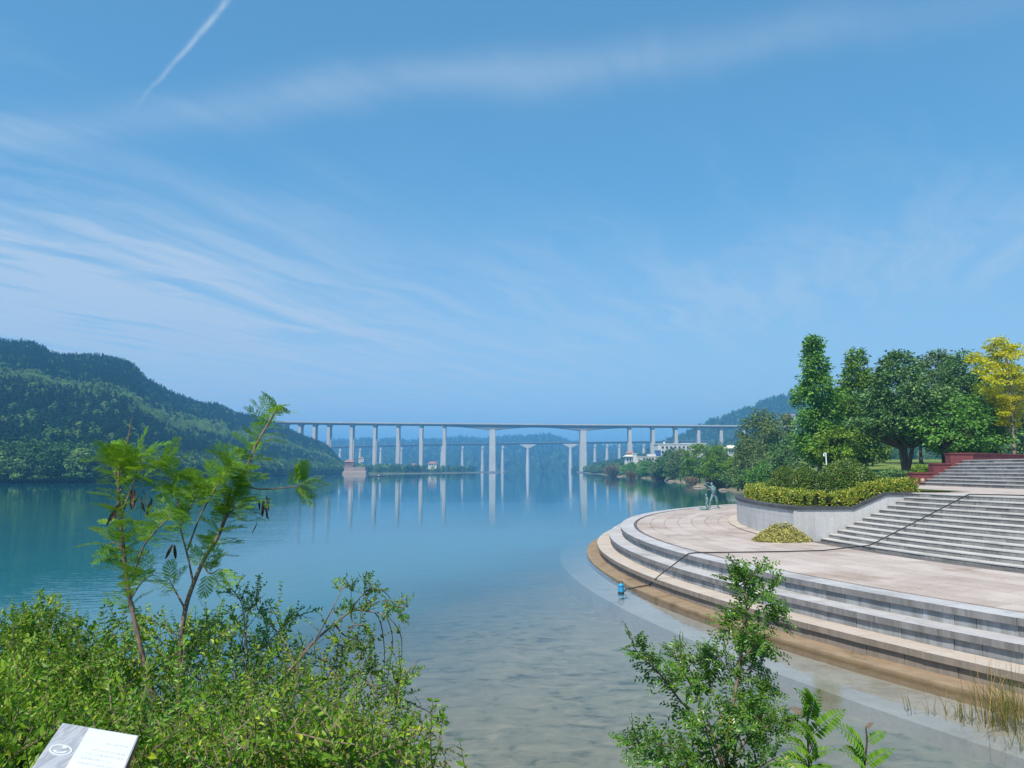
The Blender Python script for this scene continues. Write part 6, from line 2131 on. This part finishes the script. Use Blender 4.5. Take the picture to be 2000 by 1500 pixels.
# ------------------------------------------------------------------ information board, lower left
FL_, FR_, NL_ = at(122, 1412, 2.45), at(271, 1437, 2.42), at(62, 1500, 2.16)
NR_ = FR_ + (NL_ - FL_)
nrm_ = unit(np.cross(NL_ - FL_, FR_ - FL_))
if nrm_[2] < 0: nrm_ = -nrm_
ctr = (FL_ + FR_ + NL_ + NR_) / 4
gz = float(bank_z(np.array(ctr[0]), np.array(ctr[1])))
board = thing('information_board', 'small sloping information board with a round white emblem and text faded and paled by glare', 'sign', (ctr[0], ctr[1], gz))
lo = np.array(board.location)
m, g = new_mat('board_face')
pos = g.node('ShaderNodeNewGeometry').outputs['Position']
wn = g.noise(g.vmul(pos, (60.0, 9.0, 9.0)), 1.0, 5, 0.65, 1.2)
c = g.mix(g.smooth(wn, 0.35, 0.65), (0.33, 0.325, 0.345), (0.50, 0.49, 0.51))
M['board_face'] = finish(m, g, principled(g, c, 0.28, 0.5))
M['board_side'] = plain('board_side_wood', (0.26, 0.115, 0.075), 0.6, 0.3, var=0.35, scale=30)
M['board_white'] = plain('faded_white_glare_print', (0.74, 0.74, 0.76), 0.28, 0.5, var=0.05, scale=20)  # white print, its base colour raised for the sky glare on the board
M['board_text'] = plain('faded_glare_text', (0.62, 0.62, 0.66), 0.3, 0.5, var=0.1, scale=30)  # faded text, its contrast lowered in colour for the same glare


def bp(u, v, h):
    return FL_ + (FR_ - FL_) * u + (NL_ - FL_) * v + nrm_ * h - lo


def slab(u0, u1, v0, v1, h0, h1):
    return [bp(u0, v0, h0), bp(u1, v0, h0), bp(u1, v1, h0), bp(u0, v1, h0), bp(u0, v0, h1), bp(u1, v0, h1), bp(u1, v1, h1), bp(u0, v1, h1)]


mb = MB(); mb.add(slab(0, 1, 0, 1, -0.032, -0.002), BOXF); mb.build('panel_body', M['board_side'], board)
mb = MB(); mb.add(slab(0.0, 1, 0.0, 1, -0.0019, 0.0), BOXF); mb.build('panel_face', M['board_face'], board)
mb = MB(); mb.add(slab(0.36, 0.985, 0.02, 0.98, 0.0002, 0.0010), BOXF); mb.build('faded_glare_panel', M['board_white'], board)
for v_, u0_, u1_ in ((0.30, 0.66, 0.93), (0.47, 0.52, 0.93), (0.56, 0.48, 0.93), (0.66, 0.46, 0.80), (0.76, 0.45, 0.92)):
    k_ = 0
    u_ = u0_
    while u_ < u1_:
        w_ = 0.022 + 0.012 * ((k_ * 7) % 3)
        mb = MB(); mb.add(slab(u_, u_ + w_, v_ - 0.022, v_ + 0.022, 0.0010, 0.0014), BOXF); mb.build('faded_glare_text', M['board_text'], board)
        u_ += w_ + 0.014
        k_ += 1
# emblem: ring, dot and a swooping wave
uw = np.linalg.norm(FR_ - FL_)
vw = np.linalg.norm(NL_ - FL_)
eu, ev = 0.185, 0.58
er = 0.135 * uw


def disc(r0, r1, cu, cv, a0=0.0, a1=2 * math.pi, n_=40, sq=1.0):
    a_ = np.linspace(a0, a1, n_)
    V, F = [], []
    for q_ in a_:
        for r_ in (r0, r1):
            for h_ in (0.0003, 0.0013):
                V.append(bp(cu + r_ * math.cos(q_) / uw, cv + r_ * math.sin(q_) * sq / vw, h_))
    for i_ in range(n_ - 1):
        for k_, l_ in ((0, 1), (1, 3), (3, 2), (2, 0)):
            F.append((i_ * 4 + k_, i_ * 4 + l_, (i_ + 1) * 4 + l_, (i_ + 1) * 4 + k_))
    m_ = MB(); m_.add(V, F)
    return m_


disc(er * 0.86, er, eu, ev).build('emblem_ring', M['board_white'], board)
disc(0.0005, er * 0.22, eu + 0.03, ev - 0.07).build('emblem_dot', M['board_white'], board)
disc(er * 0.42, er * 0.66, eu - 0.005, ev - 0.005, 0.2, 2.7).build('emblem_wave', M['board_white'], board)
disc(er * 0.08, er * 0.26, eu - 0.01, ev + 0.03, 0.0, 3.0).build('emblem_wave', M['board_white'], board)
mb = MB(); mb.tube([(0, 0.02, -0.1), (0, 0.02, ctr[2] - gz - 0.02)], 0.035, 8); mb.build('post', M['board_side'], board)

# ------------------------------------------------------------------ the air
m, g = new_mat('haze_air')
pv = g.node('ShaderNodeVolumePrincipled')
pv.inputs['Color'].default_value = (0.19, 0.52, 0.94, 1)
pv.inputs['Density'].default_value = 0.00045
pv.inputs['Anisotropy'].default_value = 0.0
HM = finish(m, g, None, pv.outputs[0])
mb = MB()
mb.box((0, 2320, 75), (7400, 4760, 210))
mb.build('haze', HM, None, kind='stuff')
